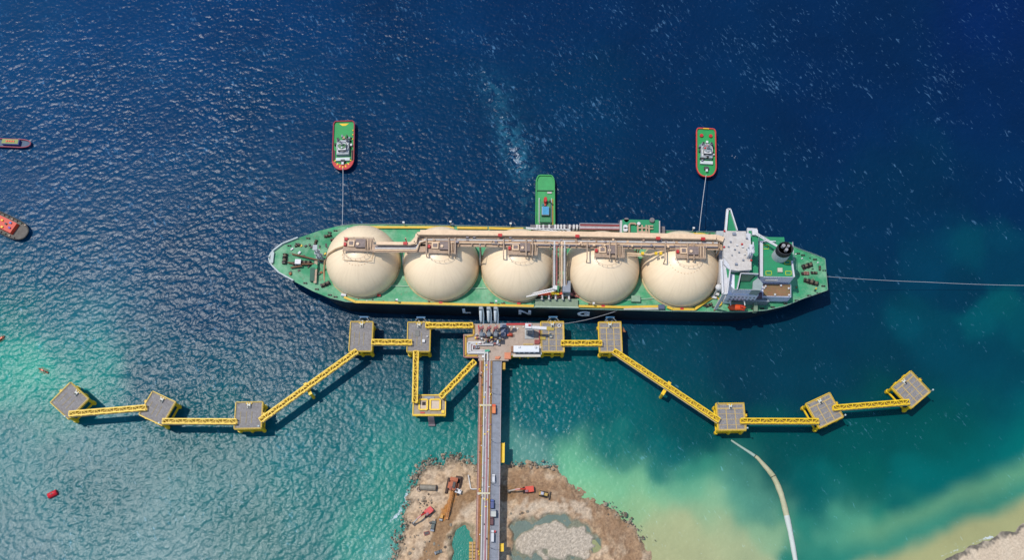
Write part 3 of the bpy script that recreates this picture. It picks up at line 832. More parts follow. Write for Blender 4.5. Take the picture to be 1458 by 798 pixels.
# ---- domes
TANKS = [(516.8, 373), (628, 376.5), (738, 378.5), (857, 382), (968, 384)]
TR = [19.0, 19.6, 19.3, 19.3, 20.0]
RIB = mat('dome_sheen_cream', C(238, 218, 182), .4, .05, .1)
for k, (tx, ty) in enumerate(TANKS):
    R = TR[k]; zc = 19.0
    x, y, z = sp(tx, ty, zc)
    mb = MB()
    prof = [(R * .985, 15.8 - zc), (R * .985, -1.2), (R, -.8)] + [(max(R * math.cos(a), .02), R * math.sin(a)) for a in [i * PI / 2 / 22 for i in range(23)]]
    mb.lathe(prof, 0, 0, zc, 72)
    dome = SH.part('tank_dome', mb, TANK)
    dome.location = (x, y, 0)
    def dpart(name, mb_, m_):
        return SH.part(name, mb_, m_, dome, loc=(-x, -y, 0))
    top = zc + R
    # skirt ring at the foot
    mb = MB(); mb.lathe([(R + .45, 15.9), (R + .45, 16.9), (R * .98, 17.1)], x, y, 0, 64)
    dpart('skirt_ring', mb, mat('skirt_paint', C(214, 196, 150), .6, .15, .4, dirt=C(190, 160, 60), dirt_amt=.5))
    # curved seam rail and ladder down the south flank
    mb = MB()
    # platform over the crown
    ux, uy = x + (1.0 if k else -.5), y + 1.0
    pl = MB()
    pl.prism([(ux - 6.5, uy - 3), (ux - 6.5, uy + 4.2), (ux + 8.5, uy + 4.2), (ux + 8.5, uy - 3)], top + 1.2, top + 1.45)
    ring = [(ux + 6.2 * math.cos(a) , uy - 2.6 + 4.6 * math.sin(a)) for a in [PI + i * PI / 8 for i in range(9)]]
    for a, b in zip(ring[:-1], ring[1:]):
        pl.bar((*a, top + 1.7), (*b, top + 1.7), .12, .12, 1); pl.bar((*a, top - 1), (*a, top + 1.7), .12, .12, 1)
    for px_ in (-6.5, -1.5, 3.5, 8.5):
        pl.bar((ux + px_, uy - 3, top - 3), (ux + px_, uy - 3, top + 2.5), .16)
        pl.bar((ux + px_, uy + 4.2, top - 3), (ux + px_, uy + 4.2, top + 2.5), .16)
    for yy in (-3, 4.2): pl.bar((ux - 6.5, uy + yy, top + 2.5), (ux + 8.5, uy + yy, top + 2.5), .12)
    dpart('dome_platform', pl, [BROWN, TANST])
    hd = MB()
    hd.box(ux + 2.2, uy + .8, top + 1.45, 5, 4.4, 1.6); hd.box(ux - 2.6, uy + .8, top + 1.45, 3.4, 3.2, 1.1, mi=1)
    hd.box(ux - 2.6, uy + .8, top + 2.55, 2.0, 1.8, .35); hd.cyl(ux + .9, uy + .2, top + 3.05, .75, .5, 12, 1)
    for q in range(4): hd.tube([(ux + 4.9 + q * .8, uy - 2.4, top + 1.6), (ux + 4.9 + q * .8, uy - 1.6 + q * .5, top + 2.6), (ux + 4.9 + q * .8, uy + 3.2, top + 2.6)], .2, 6, 1 if q % 2 else 2)
    hd.box(ux - 5.6, uy + .2, top + 1.45, 1.2, 1.6, 1.4, mi=3)
    if k == 0: hd.box(ux - 5.2, uy + 3, top + 1.45, 1.5, 1.3, 1.5, mi=3)
    dpart('tank_head', hd, [mat('tank_head_grey', C(142, 122, 112), .6, .25, .8), DUCT, TANST, RED])
    # relief pipes and small lugs round the crown
    rp = MB()
    for j in range(14 if k in (0, 4) else 8):
        a = math.radians(200 + j * 140 / 13) if k in (0, 4) else math.radians(20 + j * 18)
        el = math.radians(64)
        rp.ball(x + R * math.cos(el) * math.cos(a), y + R * math.cos(el) * math.sin(a), zc + R * math.sin(el), .27, 6)
    dpart('lifting_lug', rp, DUCT)
    if k == 0:
        mb = MB()
        pts = [(ux - 6.5, uy - 3, top + .3), (ux - 6.5, uy - 7, top - .6), (ux + 2, uy - 7.6, top - .7), (ux + 8, uy - 7.2, top - .9), (ux + 8.5, uy - 3, top)]
        mb.tube(pts, .16, 6)
        mb.tube([(ux - 6.5, uy, top), (ux - 11, uy - .7, zc + R * .86), (ux - 15, uy - 1.4, zc + R * .62), (ux - 18.5, uy - 2.6, zc + 4), (ux - 19.6, uy - 6, zc - 1), (ux - 19, uy - 12, 17)], .55, 6)
        dpart('dome_stair', mb, mat('stair_tan', C(196, 160, 118), .6, .2, .6))
    # red hose box at the foot
    a = math.radians(-62 if k in (0,) else -88)
    mb = MB(); mb.box(x + (R + .9) * math.cos(a), y + (R + .9) * math.sin(a), 16.1, 1.8, 1.0, 1.3)
    SH.part('hose_box', mb, RED)

# ---- pipe rack over the domes
def rack():
    Z = 40.6
    def row(py0, px0, px1, z=Z):
        p, q = sp(px0, py0, z), sp(px1, py0 + (px1 - px0) * .011, z)
        return p, q
    # cream duct with its step down at the first dome
    d = MB()
    pts = [sp(598.5, 331.8, Z + 2), sp(800, 333.6, Z + 2), sp(1020, 338.5, Z + 2), sp(1030, 342, Z + 2)]
    for a, b in zip(pts[:-1], pts[1:]): d.bar(a, b, 2.6, 1.8)
    st = [sp(594, 334, Z + 1.9), sp(591, 346, Z + 1.9)]
    d.bar(sp(602, 332, Z + 1.9), st[0], 1.6, 1.5); d.bar(st[0], st[1], 1.4, 1.5); d.bar(st[1], sp(583, 347.5, Z + 1.9), 1.4, 1.5); d.bar(sp(585, 347.5, Z + 1.9), sp(536, 347, Z + 1.9), 1.5, 1.4)
    SH.part('cable_duct', d, DUCT)
    # steel floor and trestles
    f = MB()
    a, b = sp(594, 341.2, Z - 1.2), sp(1028, 347, Z - 1.2)
    f.bar(a, b, 7.2, .3)
    a, b = sp(530, 354.0, Z - 1.2), sp(606, 353.5, Z - 1.2)
    f.bar(a, b, 4.2, .3)
    n = 24
    for i in range(n):
        px = 598 + i * (1024 - 598) / (n - 1)
        p, q = sp(px, 334 + (px - 598) * .012, Z), sp(px, 349 + (px - 598) * .012, Z)
        f.bar(p, q, .35, .5)
        f.bar((p[0], p[1], Z - 1), (p[0], p[1], Z + 1.6), .25); f.bar((q[0], q[1], Z - 1), (q[0], q[1], Z + 1), .25)
    SH.part('rack_floor', f, TANST)
    t = MB()
    for px in (577, 577 + 106, 797 - 8, 797 + 8, 911, 1026):
        for py in (338, 349):
            p = sp(px, py + (px - 577) * .011, Z)
            t.bar((p[0], p[1], 16), (p[0], p[1], Z - 1), .6)
        p, q = sp(px, 338 + (px - 577) * .011, Z), sp(px, 349 + (px - 577) * .011, Z)
        t.bar((p[0], p[1], 18), (q[0], q[1], 32), .3); t.bar((q[0], q[1], 18), (p[0], p[1], 32), .3)
    SH.part('rack_support', t, TANST)
    # portal frames that reach from the rack over each dome head
    for k, (tx, ty) in enumerate(TANKS):
        if k == 0: continue
        for px in (tx - 21, tx + 11, tx + 20):
            g = MB()
            p, q = sp(px, ty - 38, Z + 1), sp(px, ty - 14, Z + 1)
            g.bar(p, q, .6, .6); g.bar((q[0], q[1], Z - 5), q, .4)
            SH.part('portal_frame', g, BROWN)
    for py, r, m, x0 in ((338.4, .3, TANST, 604), (341.2, .5, PIPEW, 604), (343.2, .32, TANST, 606), (345.2, .45, DUCT, 608), (347.2, .3, PIPEG, 700)):
        mb = MB(); mb.tube([sp(x0, py, Z), sp(800, py + 2.2, Z), sp(1022, py + 5, Z)], r, 8); SH.part('cargo_pipe', mb, m)
    for py, r, m in ((351, .35, PIPEG), (353.8, .5, PIPEW), (356.5, .5, DUCT), (359, .35, TANST)):
        mb = MB(); mb.tube([sp(534, py, Z), sp(592, py + .3, Z), sp(594, py - 2, Z), sp(597, 344 + (py - 351) * .3, Z), sp(606, 343, Z)], r, 8); SH.part('cargo_pipe', mb, m)
    # red marker boxes on the duct
    for px, py in ((577, 346.8), (712, 335.2), (822, 336.6), (937, 339.6), (1001, 340.4)):
        p = sp(px, py, Z + 3); mb = MB(); mb.box(p[0], p[1], Z + 2.3, 2.0, 1.4, 1.2); SH.part('hose_reel', mb, RED)
    # assorted valves and boxes near the after domes
    v = MB(); rr = random.Random(3)
    for _ in range(60):
        px = rr.uniform(600, 1020); p = sp(px, 341 + (px - 598) * .012 + rr.uniform(-3, 7), Z)
        v.box(p[0], p[1], Z, rr.uniform(.5, 1.4), rr.uniform(.4, 1.2), rr.uniform(.5, 1.5), mi=rr.randrange(4))
    o = SH.part('valve_box', v, [TANST, DUCT, BROWN, PIPEG])
    yv = MB()
    for px, py in ((915, 361), (934, 361), (941, 361), (986, 359), (1002, 359)):
        p = sp(px, py, Z - 1); yv.box(p[0], p[1], Z - 2, 1.3, 1.3, 1.4)
    SH.part('valve_cover', yv, YELLOW)
    # lower runs at the after end
    mb = MB(); mb.tube([sp(893, 361, 36), sp(926, 363, 37), sp(960, 352, 39)], .5, 8); mb.tube([sp(893, 364, 36), sp(920, 365, 36)], .35, 8)
    SH.part('cargo_pipe', mb, DUCT)
    # crossover down to the starboard manifold, between domes three and four
    for px, r, m in ((789.5, .55, PIPEW), (793, .4, PINKRED), (797, .3, TANST), (800, .55, DUCT), (804, .5, PIPEW)):
        mb = MB()
        top = sp(px, 348, Z)
        mb.tube([sp(px, 344, Z), top, sp(px - .2, 362, 38), sp(px - .6, 407, 25.5), sp(px - .8, 414, 20), ], r, 8)
        SH.part('crossover_pipe', mb, m)
    fr = MB()
    for i in range(9):
        t = i / 8
        py, z = 352 + t * 54, 38.6 - t * 13.2
        fr.bar(sp(786.5, py, z), sp(806.5, py, z), .35, .35)
    for px in (786.5, 806.5):
        fr.bar(sp(px, 348, 39.5), sp(px, 407, 25.3), .4, .5)
        for i in range(4):
            py, z = 356 + i * 16, 37.6 - i * 3.9
            p = sp(px, py, z); fr.bar((p[0], p[1], 16.5), p, .35)
    SH.part('crossover_frame', fr, BROWN)
    # the short ones at the other gaps (deck vents)
    mb = MB()
    for px in (683.4, 573.5):
        mb.tube([sp(px, 346, Z), sp(px, 366, 36), sp(px + .6, 378, 20)], .35, 6)
    SH.part('vent_pipe', mb, PIPEW)
rack()

# ---- starboard manifold
def manifold():
    p = MB()
    c = [sp(762, 426, 18), sp(762, 437.3, 18), sp(823, 438.6, 18), sp(823, 426, 18)]
    p.prism([q[:2] for q in c], 16.2, 18.0)
    SH.part('manifold_platform', p, PLATG)
    e = MB(); a, b = sp(761, 437, 18.4), sp(824, 438.3, 18.4); e.bar(a, b, .5, .5); SH.part('platform_edge', e, mat('pale_edge', C(190, 205, 180), .6, .1, .5))
    for px in (771.5, 781.5, 791, 801, 810):
        m = MB(); a, b = sp(px, 420, 20.5), sp(px + .2, 425.5, 20.2)
        m.tube([a, b, (b[0], b[1] - .6, 20.2)], [.5, .5, .75], 10); m.cyl(b[0], b[1] + 2, 17.9, .3, 2.2, 8)
        SH.part('manifold_pipe', m, PIPEW)
    for x0, x1, py, z, m_ in ((766, 784, 419.2, 20.6, ORANGE), (785, 796, 418.2, 20.8, YELLOW), (796, 804, 418.4, 20.6, ORANGE), (804, 815, 419, 20.4, PINKRED)):
        m = MB(); a, b = sp(x0, py, z), sp(x1, py + .2, z); m.bar(a, b, 1.2, 1.1); m.bar((a[0], a[1], 16.3), a, .5); m.bar((b[0], b[1], 16.3), b, .5)
        SH.part('valve_block', m, m_)
    d = MB(); rr = random.Random(9)
    for _ in range(46):
        q = sp(rr.uniform(764, 820), rr.uniform(415, 425), 18); d.box(q[0], q[1], 16.3, rr.uniform(.5, 1.8), rr.uniform(.5, 1.2), rr.uniform(1, 3.2), mi=rr.randrange(3))
    SH.part('manifold_valve', d, [DARK, BROWN, PINKRED])
    # hose crane
    cr = MB(); q = sp(790, 411, 24); cr.cyl(q[0], q[1], 16.2, .9, 8.4, 12)
    cr.box(q[0], q[1], 24.2, 2.2, 2.2, 1.6)
    SH.part('crane_post', cr, WHITE)
    bm = MB(); tip = sp(749.5, 420.5, 23.5); base = sp(789, 410.5, 26)
    bm.bar(base, tip, .45); b2 = sp(789, 414.5, 26); bm.bar(b2, (tip[0], tip[1] - .9, tip[2]), .45)
    for i in range(12):
        t0, t1 = i / 12, (i + 1) / 12
        A = Vector(base).lerp(Vector(tip), t0); B = Vector(b2).lerp(Vector((tip[0], tip[1] - .9, tip[2])), t1)
        bm.bar(A, B, .2); bm.bar(Vector(base).lerp(Vector(tip), t1), B, .2)
    SH.part('crane_boom', bm, WHITE)
    cb = MB(); q = sp(806.5, 409.5, 24); cb.box(q[0], q[1], 16.2, 4.0, 6.0, 9.4); SH.part('control_cabin', cb, GREYP)
    w = MB(); w.box(q[0], q[1] - 3.05, 21.5, 3.4, .12, 1.6); SH.part('window', w, GLASS)
    st = MB()
    for a, b in (((815, 413, 19), (828, 424, 16.6)), ((814, 420, 19), (826, 424, 16.6))): st.bar(sp(*a), sp(*b), .8, .3)
    SH.part('manifold_stair', st, PINKRED)
    # port side: trunk of hose saddles and rails
    for px in (764.5, 768, 773.5, 782, 790.5, 794.5, 799, 803.5, 811, 817, 821.5):
        m = MB(); a, b = sp(px, 320.5, 19.5), sp(px, 326.5, 19.8)
        m.bar(a, b, .95, 1.0); m.cyl(b[0], b[1], 16.2, .35, 3.4, 8)
        SH.part('manifold_pipe', m, PIPEW)
    m = MB(); m.prism([q[:2] for q in (sp(755, 319.6, 18), sp(826, 320.4, 18), sp(826, 330, 18), sp(770, 329.5, 18), sp(756, 326.5, 18))], 16.1, 17.6); SH.part('manifold_platform', m, mat('mauve_grey_paint', C(120, 112, 112), .65, .2, .5))
    bm = MB(); a, b = sp(749, 324.5, 24), sp(811, 329, 24.5)
    for dv in (0, 1.6):
        bm.bar((a[0], a[1] - dv * .3, a[2]), (b[0], b[1] - dv + .8, b[2]), .4)
    for i in range(11):
        A = Vector(a).lerp(Vector(b), i / 11); B = Vector(a).lerp(Vector(b), (i + 1) / 11)
        bm.bar((A.x, A.y + .4, A.z), (B.x, B.y - .7, B.z), .22)
    SH.part('crane_boom', bm, WHITE)
    cr = MB(); q = sp(810, 329, 24); cr.cyl(q[0], q[1], 16.2, .9, 8, 12); SH.part('crane_post', cr, WHITE)
    # long pale trough with a dark red stripe, and its posts
    t = MB(); c = [sp(825, 318.3, 20.5), sp(882.5, 319.3, 20.5), sp(882.5, 327, 20.5), sp(825, 326.3, 20.5)]
    t.prism([q[:2] for q in c], 17.2, 20.5)
    SH.part('pipe_trunk', t, mat('trunk_grey_pink', C(196, 184, 182), .6, .12, .4, dirt=C(150, 120, 120), dirt_amt=.5))
    t = MB(); t.bar(sp(826, 320.6, 20.7), sp(882, 321.4, 20.7), .9, .4); t.bar(sp(826, 326.3, 20.7), sp(882, 327, 20.7), .5, .4); SH.part('trunk_stripe', t, mat('dark_red', C(150, 62, 62), .6, .15, .4))
    t = MB(); t.bar(sp(826, 318.4, 20.9), sp(882, 319.3, 20.9), .5, .5); SH.part('trunk_rail', t, GREYP)
    # cargo machinery house with green roof
    h = MB(); c = [sp(883, 313.5, 24), sp(940, 314.5, 24), sp(940, 335.5, 24), sp(883, 334.5, 24)]
    h.prism([q[:2] for q in c], 16.1, 23.8); hs = SH.part('machinery_house', h, mat('house_grey_white', C(205, 200, 195), .6, .1, .4, dirt=C(160, 150, 145), dirt_amt=.4))
    h = MB(); c = [sp(886, 312.4, 24.3), sp(938, 313.4, 24.3), sp(938, 334, 24.3), sp(886, 333, 24.3)]
    h.prism([q[:2] for q in c], 23.8, 24.2); SH.part('roof', h, GREEN2, hs)
    h = MB()
    h.tube([sp(896, 333, 25), sp(896, 320, 25.4), sp(898, 318.3, 25.4), sp(904, 318.3, 25.4), sp(905.5, 320, 25.4)], .55, 8)
    for py in (325, 331):
        h.bar(sp(908, py, 25), sp(922, py, 25), .9, 1)
    for px in (908, 914, 920, 924): h.bar(sp(px, 321, 25), sp(px, 333, 25), .8, .9)
    for py in (322, 326): h.bar(sp(922, py, 25), sp(930, py, 25), .6, .6)
    SH.part('roof_pipe', h, TANST, hs)
    h = MB()
    for px, py, r in ((890.5, 323, 1.2), (890.5, 327, 1.2), (909.5, 318.5, .9)):
        q = sp(px, py, 25.5); h.cyl(q[0], q[1], 24, r, 1.6, 14)
    SH.part('vent_cowl', h, WHITE, hs)
    WG = mat('winch_grey', C(130, 120, 118), .6, .25, .7)
    for px, zt in ((928.5, 25.6), (892, 24.2)):
        h = MB(); q = sp(px, 313.3, zt); h.cyl(q[0], q[1], 20, 1.3, zt - 20, 14); SH.part('exhaust_stack', h, WG)
    h = MB(); q = sp(943, 327, 20); h.box(q[0], q[1], 16.1, 3.0, 4.2, 3.2); SH.part('winch_house', h, WG)
manifold()

# ---- yellow walkways along both edges
def walks():
    for pts in ([(490, 423.5), (506, 430.2), (640, 433.4), (760, 436.2)], [(824, 436.3), (888, 437.8), (938, 436.6)], [(950, 437.5), (958, 440.5), (989, 441), (1013, 424), (1022, 423.2)], [(1023, 424), (1027, 432.5), (1022, 436)],
                [(498, 326.5), (506, 323.6), (640, 324), (646, 325.8)], [(651, 324.5), (694, 325)], [(696, 325), (728, 326), (745, 326)], [(968, 331.4), (985, 333.4), (1001, 333.6), (1023, 341)]):
        mb = MB()
        for a, b in zip(pts[:-1], pts[1:]): mb.bar(sp(*a, 17.2), sp(*b, 17.2), 1.25, .35)
        n = 0
        for a, b in zip(pts[:-1], pts[1:]):
            p, q = Vector(sp(*a, 17.2)), Vector(sp(*b, 17.2)); L_ = (q - p).length
            for i in range(int(L_ / 6) + 1):
                w = p.lerp(q, min(1, i * 6 / L_)); mb.bar((w.x, w.y, 16), (w.x, w.y, 17.1), .25)
        SH.part('side_walkway', mb, YELW)
    mb = MB(); mb.bar(sp(888, 440.2, 17.2), sp(938, 439.8, 17.2), 1.2, .3); SH.part('side_walkway', mb, mat('grey_walkway', C(190, 185, 170), .6, .15, .5))
walks()

# ---- fittings on deck
def fittings():
    rr = random.Random(21)
    def bits(px, py):
        p = sp(px, py, 16); zz = deckz(p[0])
        m = MB()
        m.box(p[0], p[1], zz + .02, 2.0, .8, .2)
        for d in (-.6, .6): m.cyl(p[0] + d, p[1], zz + .2, .32, .8, 10)
        SH.part('bollard', m, DARK)
    for px, py in ((436, 406), (452, 414), (470, 421.5), (478, 424), (560, 431), (612, 432.5), (700, 432), (716, 433), (840, 434), (912, 437), (414, 354), (425, 351), (440, 342.5), (470, 333), (478, 330), (620, 322.8), (640, 322.5), (688, 324.2),
                   (1004, 436.5), (1016, 438), (1072, 440.5), (1085, 440), (1100, 438), (1118, 433), (1134, 428.5), (1152, 421.5), (1165, 418.2), (1172, 408), (1173, 386), (1160, 370), (1143, 364), (1136, 361.5)):
        bits(px, py)
    def winch(px, py, a, s_=1.0, z=None):
        p = sp(px, py, 17.5); zz = deckz(p[0]) + .05; s_ *= .74
        m = MB(); c, n = math.cos(a), math.sin(a)
        def q(x, y, z_): return (p[0] + (x * c - y * n) * s_, p[1] + (x * n + y * c) * s_, zz + z_ * s_)
        m.bar(q(-2.6, 0, .3), q(2.6, 0, .3), 2.2 * s_, .5 * s_)
        for x0 in (-1.7, .5):
            m.tube([q(x0, 0, 1.3), q(x0 + 1.5, 0, 1.3)], .75 * s_, 10, 1)
            for xx in (x0, x0 + 1.5): m.tube([q(xx - .1, 0, 1.3), q(xx + .1, 0, 1.3)], 1.15 * s_, 12)
        m.bar(q(-2.7, .2, 1), q(-2.0, .2, 1), 1.6 * s_, 1.6 * s_)
        SH.part('mooring_winch', m, [DARK, mat('rope_drum', C(120, 105, 85), .8, .3, 2)])
    for a in ((407.5, 371.5, 1.57, 1.5), (424.5, 378, .1, 1.2), (437, 376, 0, 1.3), (425, 352, .4, .8), (463.5, 405.5, .5, 1.3), (467, 336.5, .3, 1.0), (475, 341, .4, .9), (444.5, 378, .1, 1.0), (478, 350, .9, .7), (450, 347, 1.4, .9),
              (1150, 378, .35, 1.5), (1147, 389, .1, 1.0), (1158, 402, -.25, 1.5), (1152, 400, -.2, 1.3), (1168, 381, 1.5, .7), (1010, 434, .4, 1.0), (1160, 388, 0, .9)):
        winch(*a)
    # anchor chains and hawser runs on the forecastle
    for pts in ([(416, 362), (432, 365.5), (450, 370), (463, 372.5)], [(410, 374), (425, 376.5), (446, 376)], [(414, 381.5), (430, 379)]):
        m = MB(); m.tube([sp(*p, 20.6) for p in pts], .45, 6); SH.part('anchor_chain', m, mat('chain_brown', C(130, 92, 62), .8, .3, 1.5))
    m = MB()
    p, q = sp(450, 372, 20.4), sp(448.5, 403.5, 19.6); m.bar(p, q, 1.5, .5); SH.part('hawser_trough', m, BROWN)
    m = MB(); p, q = sp(445.5, 382, 20), sp(444.5, 401, 19.4); m.bar(p, q, 2.4, 1.4); SH.part('deck_house_and_shade', m, mat('shade_dark_green', C(30, 92, 70), .6, .2, .5))  # dark green bar stands for the shade beside the trough
    m = MB(); p = sp(424, 373.5, 21); m.box(p[0], p[1], 19.4, 3.0, 2.6, 2.6, tx=.2); SH.part('deck_house_and_shade', m, WHITE)
    m = MB(); p = sp(448, 380.5, 20); m.cyl(p[0], p[1], 19.2, 1.6, 1.4, 14); SH.part('hatch', m, GREEN2)
    # foremast: tripod lattice with platforms
    m = MB(); b = sp(459, 371, 18.5); t = (b[0] - .6, b[1] + .3, 36)
    for dx, dy in ((-1.6, -1.2), (1.6, -1.2), (0, 1.8)):
        m.bar((b[0] + dx, b[1] + dy, b[2]), (t[0] + dx * .3, t[1] + dy * .3, t[2]), .4)
    for i in range(8):
        f = i / 8; zz = b[2] + (t[2] - b[2]) * f; k = 1 - .7 * f
        P_ = [(b[0] + (t[0] - b[0]) * f + dx * k, b[1] + (t[1] - b[1]) * f + dy * k, zz) for dx, dy in ((-1.6, -1.2), (1.6, -1.2), (0, 1.8))]
        for i0 in range(3): m.bar(P_[i0], P_[(i0 + 1) % 3], .25)
    for zz in (24, 30, 36): m.box(t[0], t[1], zz, 3.2 - (zz - 24) * .08, 2.8, .25)
    SH.part('foremast', m, mat('mast_grey', C(178, 182, 180), .5, .15, .8))
    # life raft canisters, stores, lamps along the edge
    for px, py, z0 in ((489.5, 419.8, 16.1), (497.5, 326.6, 16.1), (1016.5, 423, 16.2), (1020, 418.5, 16.2)):
        m = MB(); p = sp(px, py, 17); m.tube([(p[0] - 1.3, p[1], 17), (p[0] + 1.3, p[1] - .4, 17)], .85, 10); m.box(p[0], p[1], 16.02, 2.2, 1.2, .5); SH.part('life_raft', m, WHITE)
    for px, py in ((565.5, 428.5), (706.5, 430.5), (845, 433.5), (575, 318.5), (641.5, 317.5), (727, 320), (987, 326.5)):
        m = MB(); p = sp(px, py, 19); m.bar((p[0], p[1], 16), (p[0], p[1], 20.5), .35); m.box(p[0], p[1], 20.3, 1.1, .9, .6); SH.part('lamp_mast', m, WHITE)
    nv = 0
    for _ in range(150):
        t = rr.random()
        u = rr.uniform(-136, -106) if t < .45 else rr.uniform(128, 142) if t < .6 else rr.uniform(-100, 90)
        if t < .6: v = rr.uniform(-.8, .8) * halfb(u)
        else: v = rr.choice((-1, 1)) * (halfb(u) - rr.uniform(1, 2.4))
        if -112 < u < -100 and abs(v) < 16: continue
        if nv >= 98: break
        nv += 1
        m = MB(); m.box(u, CV + v, deckz(u) + .05, rr.uniform(.4, 1.1) * (1.7 if t < .45 else 1), rr.uniform(.4, .9) * (1.3 if t < .45 else 1), rr.uniform(.3, 1.0), rr.random())
        SH.part('deck_vent', m, rr.choice((DKGREEN, DARK, DARK, YELLOW, RUSTM, WHITE)))
    m = MB(); p = sp(905, 426.5, 17); m.box(p[0], p[1], 16.05, 4.6, 3.2, 2.2); SH.part('deck_house_and_shade', m, mat('sage_paint', C(140, 170, 140), .6, .15, .5))
    for a, b in (((890, 427.5), (936, 424.8)), ((669, 411), (700, 410.5)), ((556, 407), (586, 408))):
        m = MB(); m.bar(sp(*a, 16.6), sp(*b, 16.6), .4, .3)
        SH.part('deck_pipe', m, mat('pale_green_pipe', C(165, 200, 165), .5, .1, .5))
    m = MB(); p = sp(941.5, 438, 17); m.box(p[0], p[1], 16.05, 3.2, 2.4, 2.0); SH.part('gangway_winch', m, mat('slate_paint', C(80, 92, 120), .6, .2, .6))
    for px, py in ((1146, 420), (1165, 394)):
        pass
    m = MB(); p = sp(1149, 388.5, 18); m.box(p[0], p[1], 16.05, 2.6, 1.6, 1.4); SH.part('hydraulic_box', m, PINKRED)
fittings()

# ---- lettering on the starboard side
def letters():
    for ch, px in (('L', 663.5), ('N', 747.3), ('G', 831)):
        cu = bpy.data.curves.new('hull_letter', 'FONT'); cu.body = ch; cu.size = 9.8; cu.align_x = 'CENTER'; cu.extrude = .06; cu.offset = .3
        cu.materials.append(mat('letter_paint', C(235, 240, 245, 1.0), .6, .06, .3))
        t_ = bpy.data.objects.new('letter_curve', cu); COL.objects.link(t_)
        bpy.context.view_layer.update()
        me = bpy.data.meshes.new_from_object(t_.evaluated_get(bpy.context.evaluated_depsgraph_get()))
        bpy.data.objects.remove(t_); me.name = 'hull_letter'
        o = bpy.data.objects.new('hull_letter', me); COL.objects.link(o); o.parent = SHO
        p = sp(px, 444, 9)
        o.location = (p[0], CV - 22.5 - .12, 5.6); o.rotation_euler = (PI / 2, 0, 0); o.scale = (.95, 1, 1)
letters()

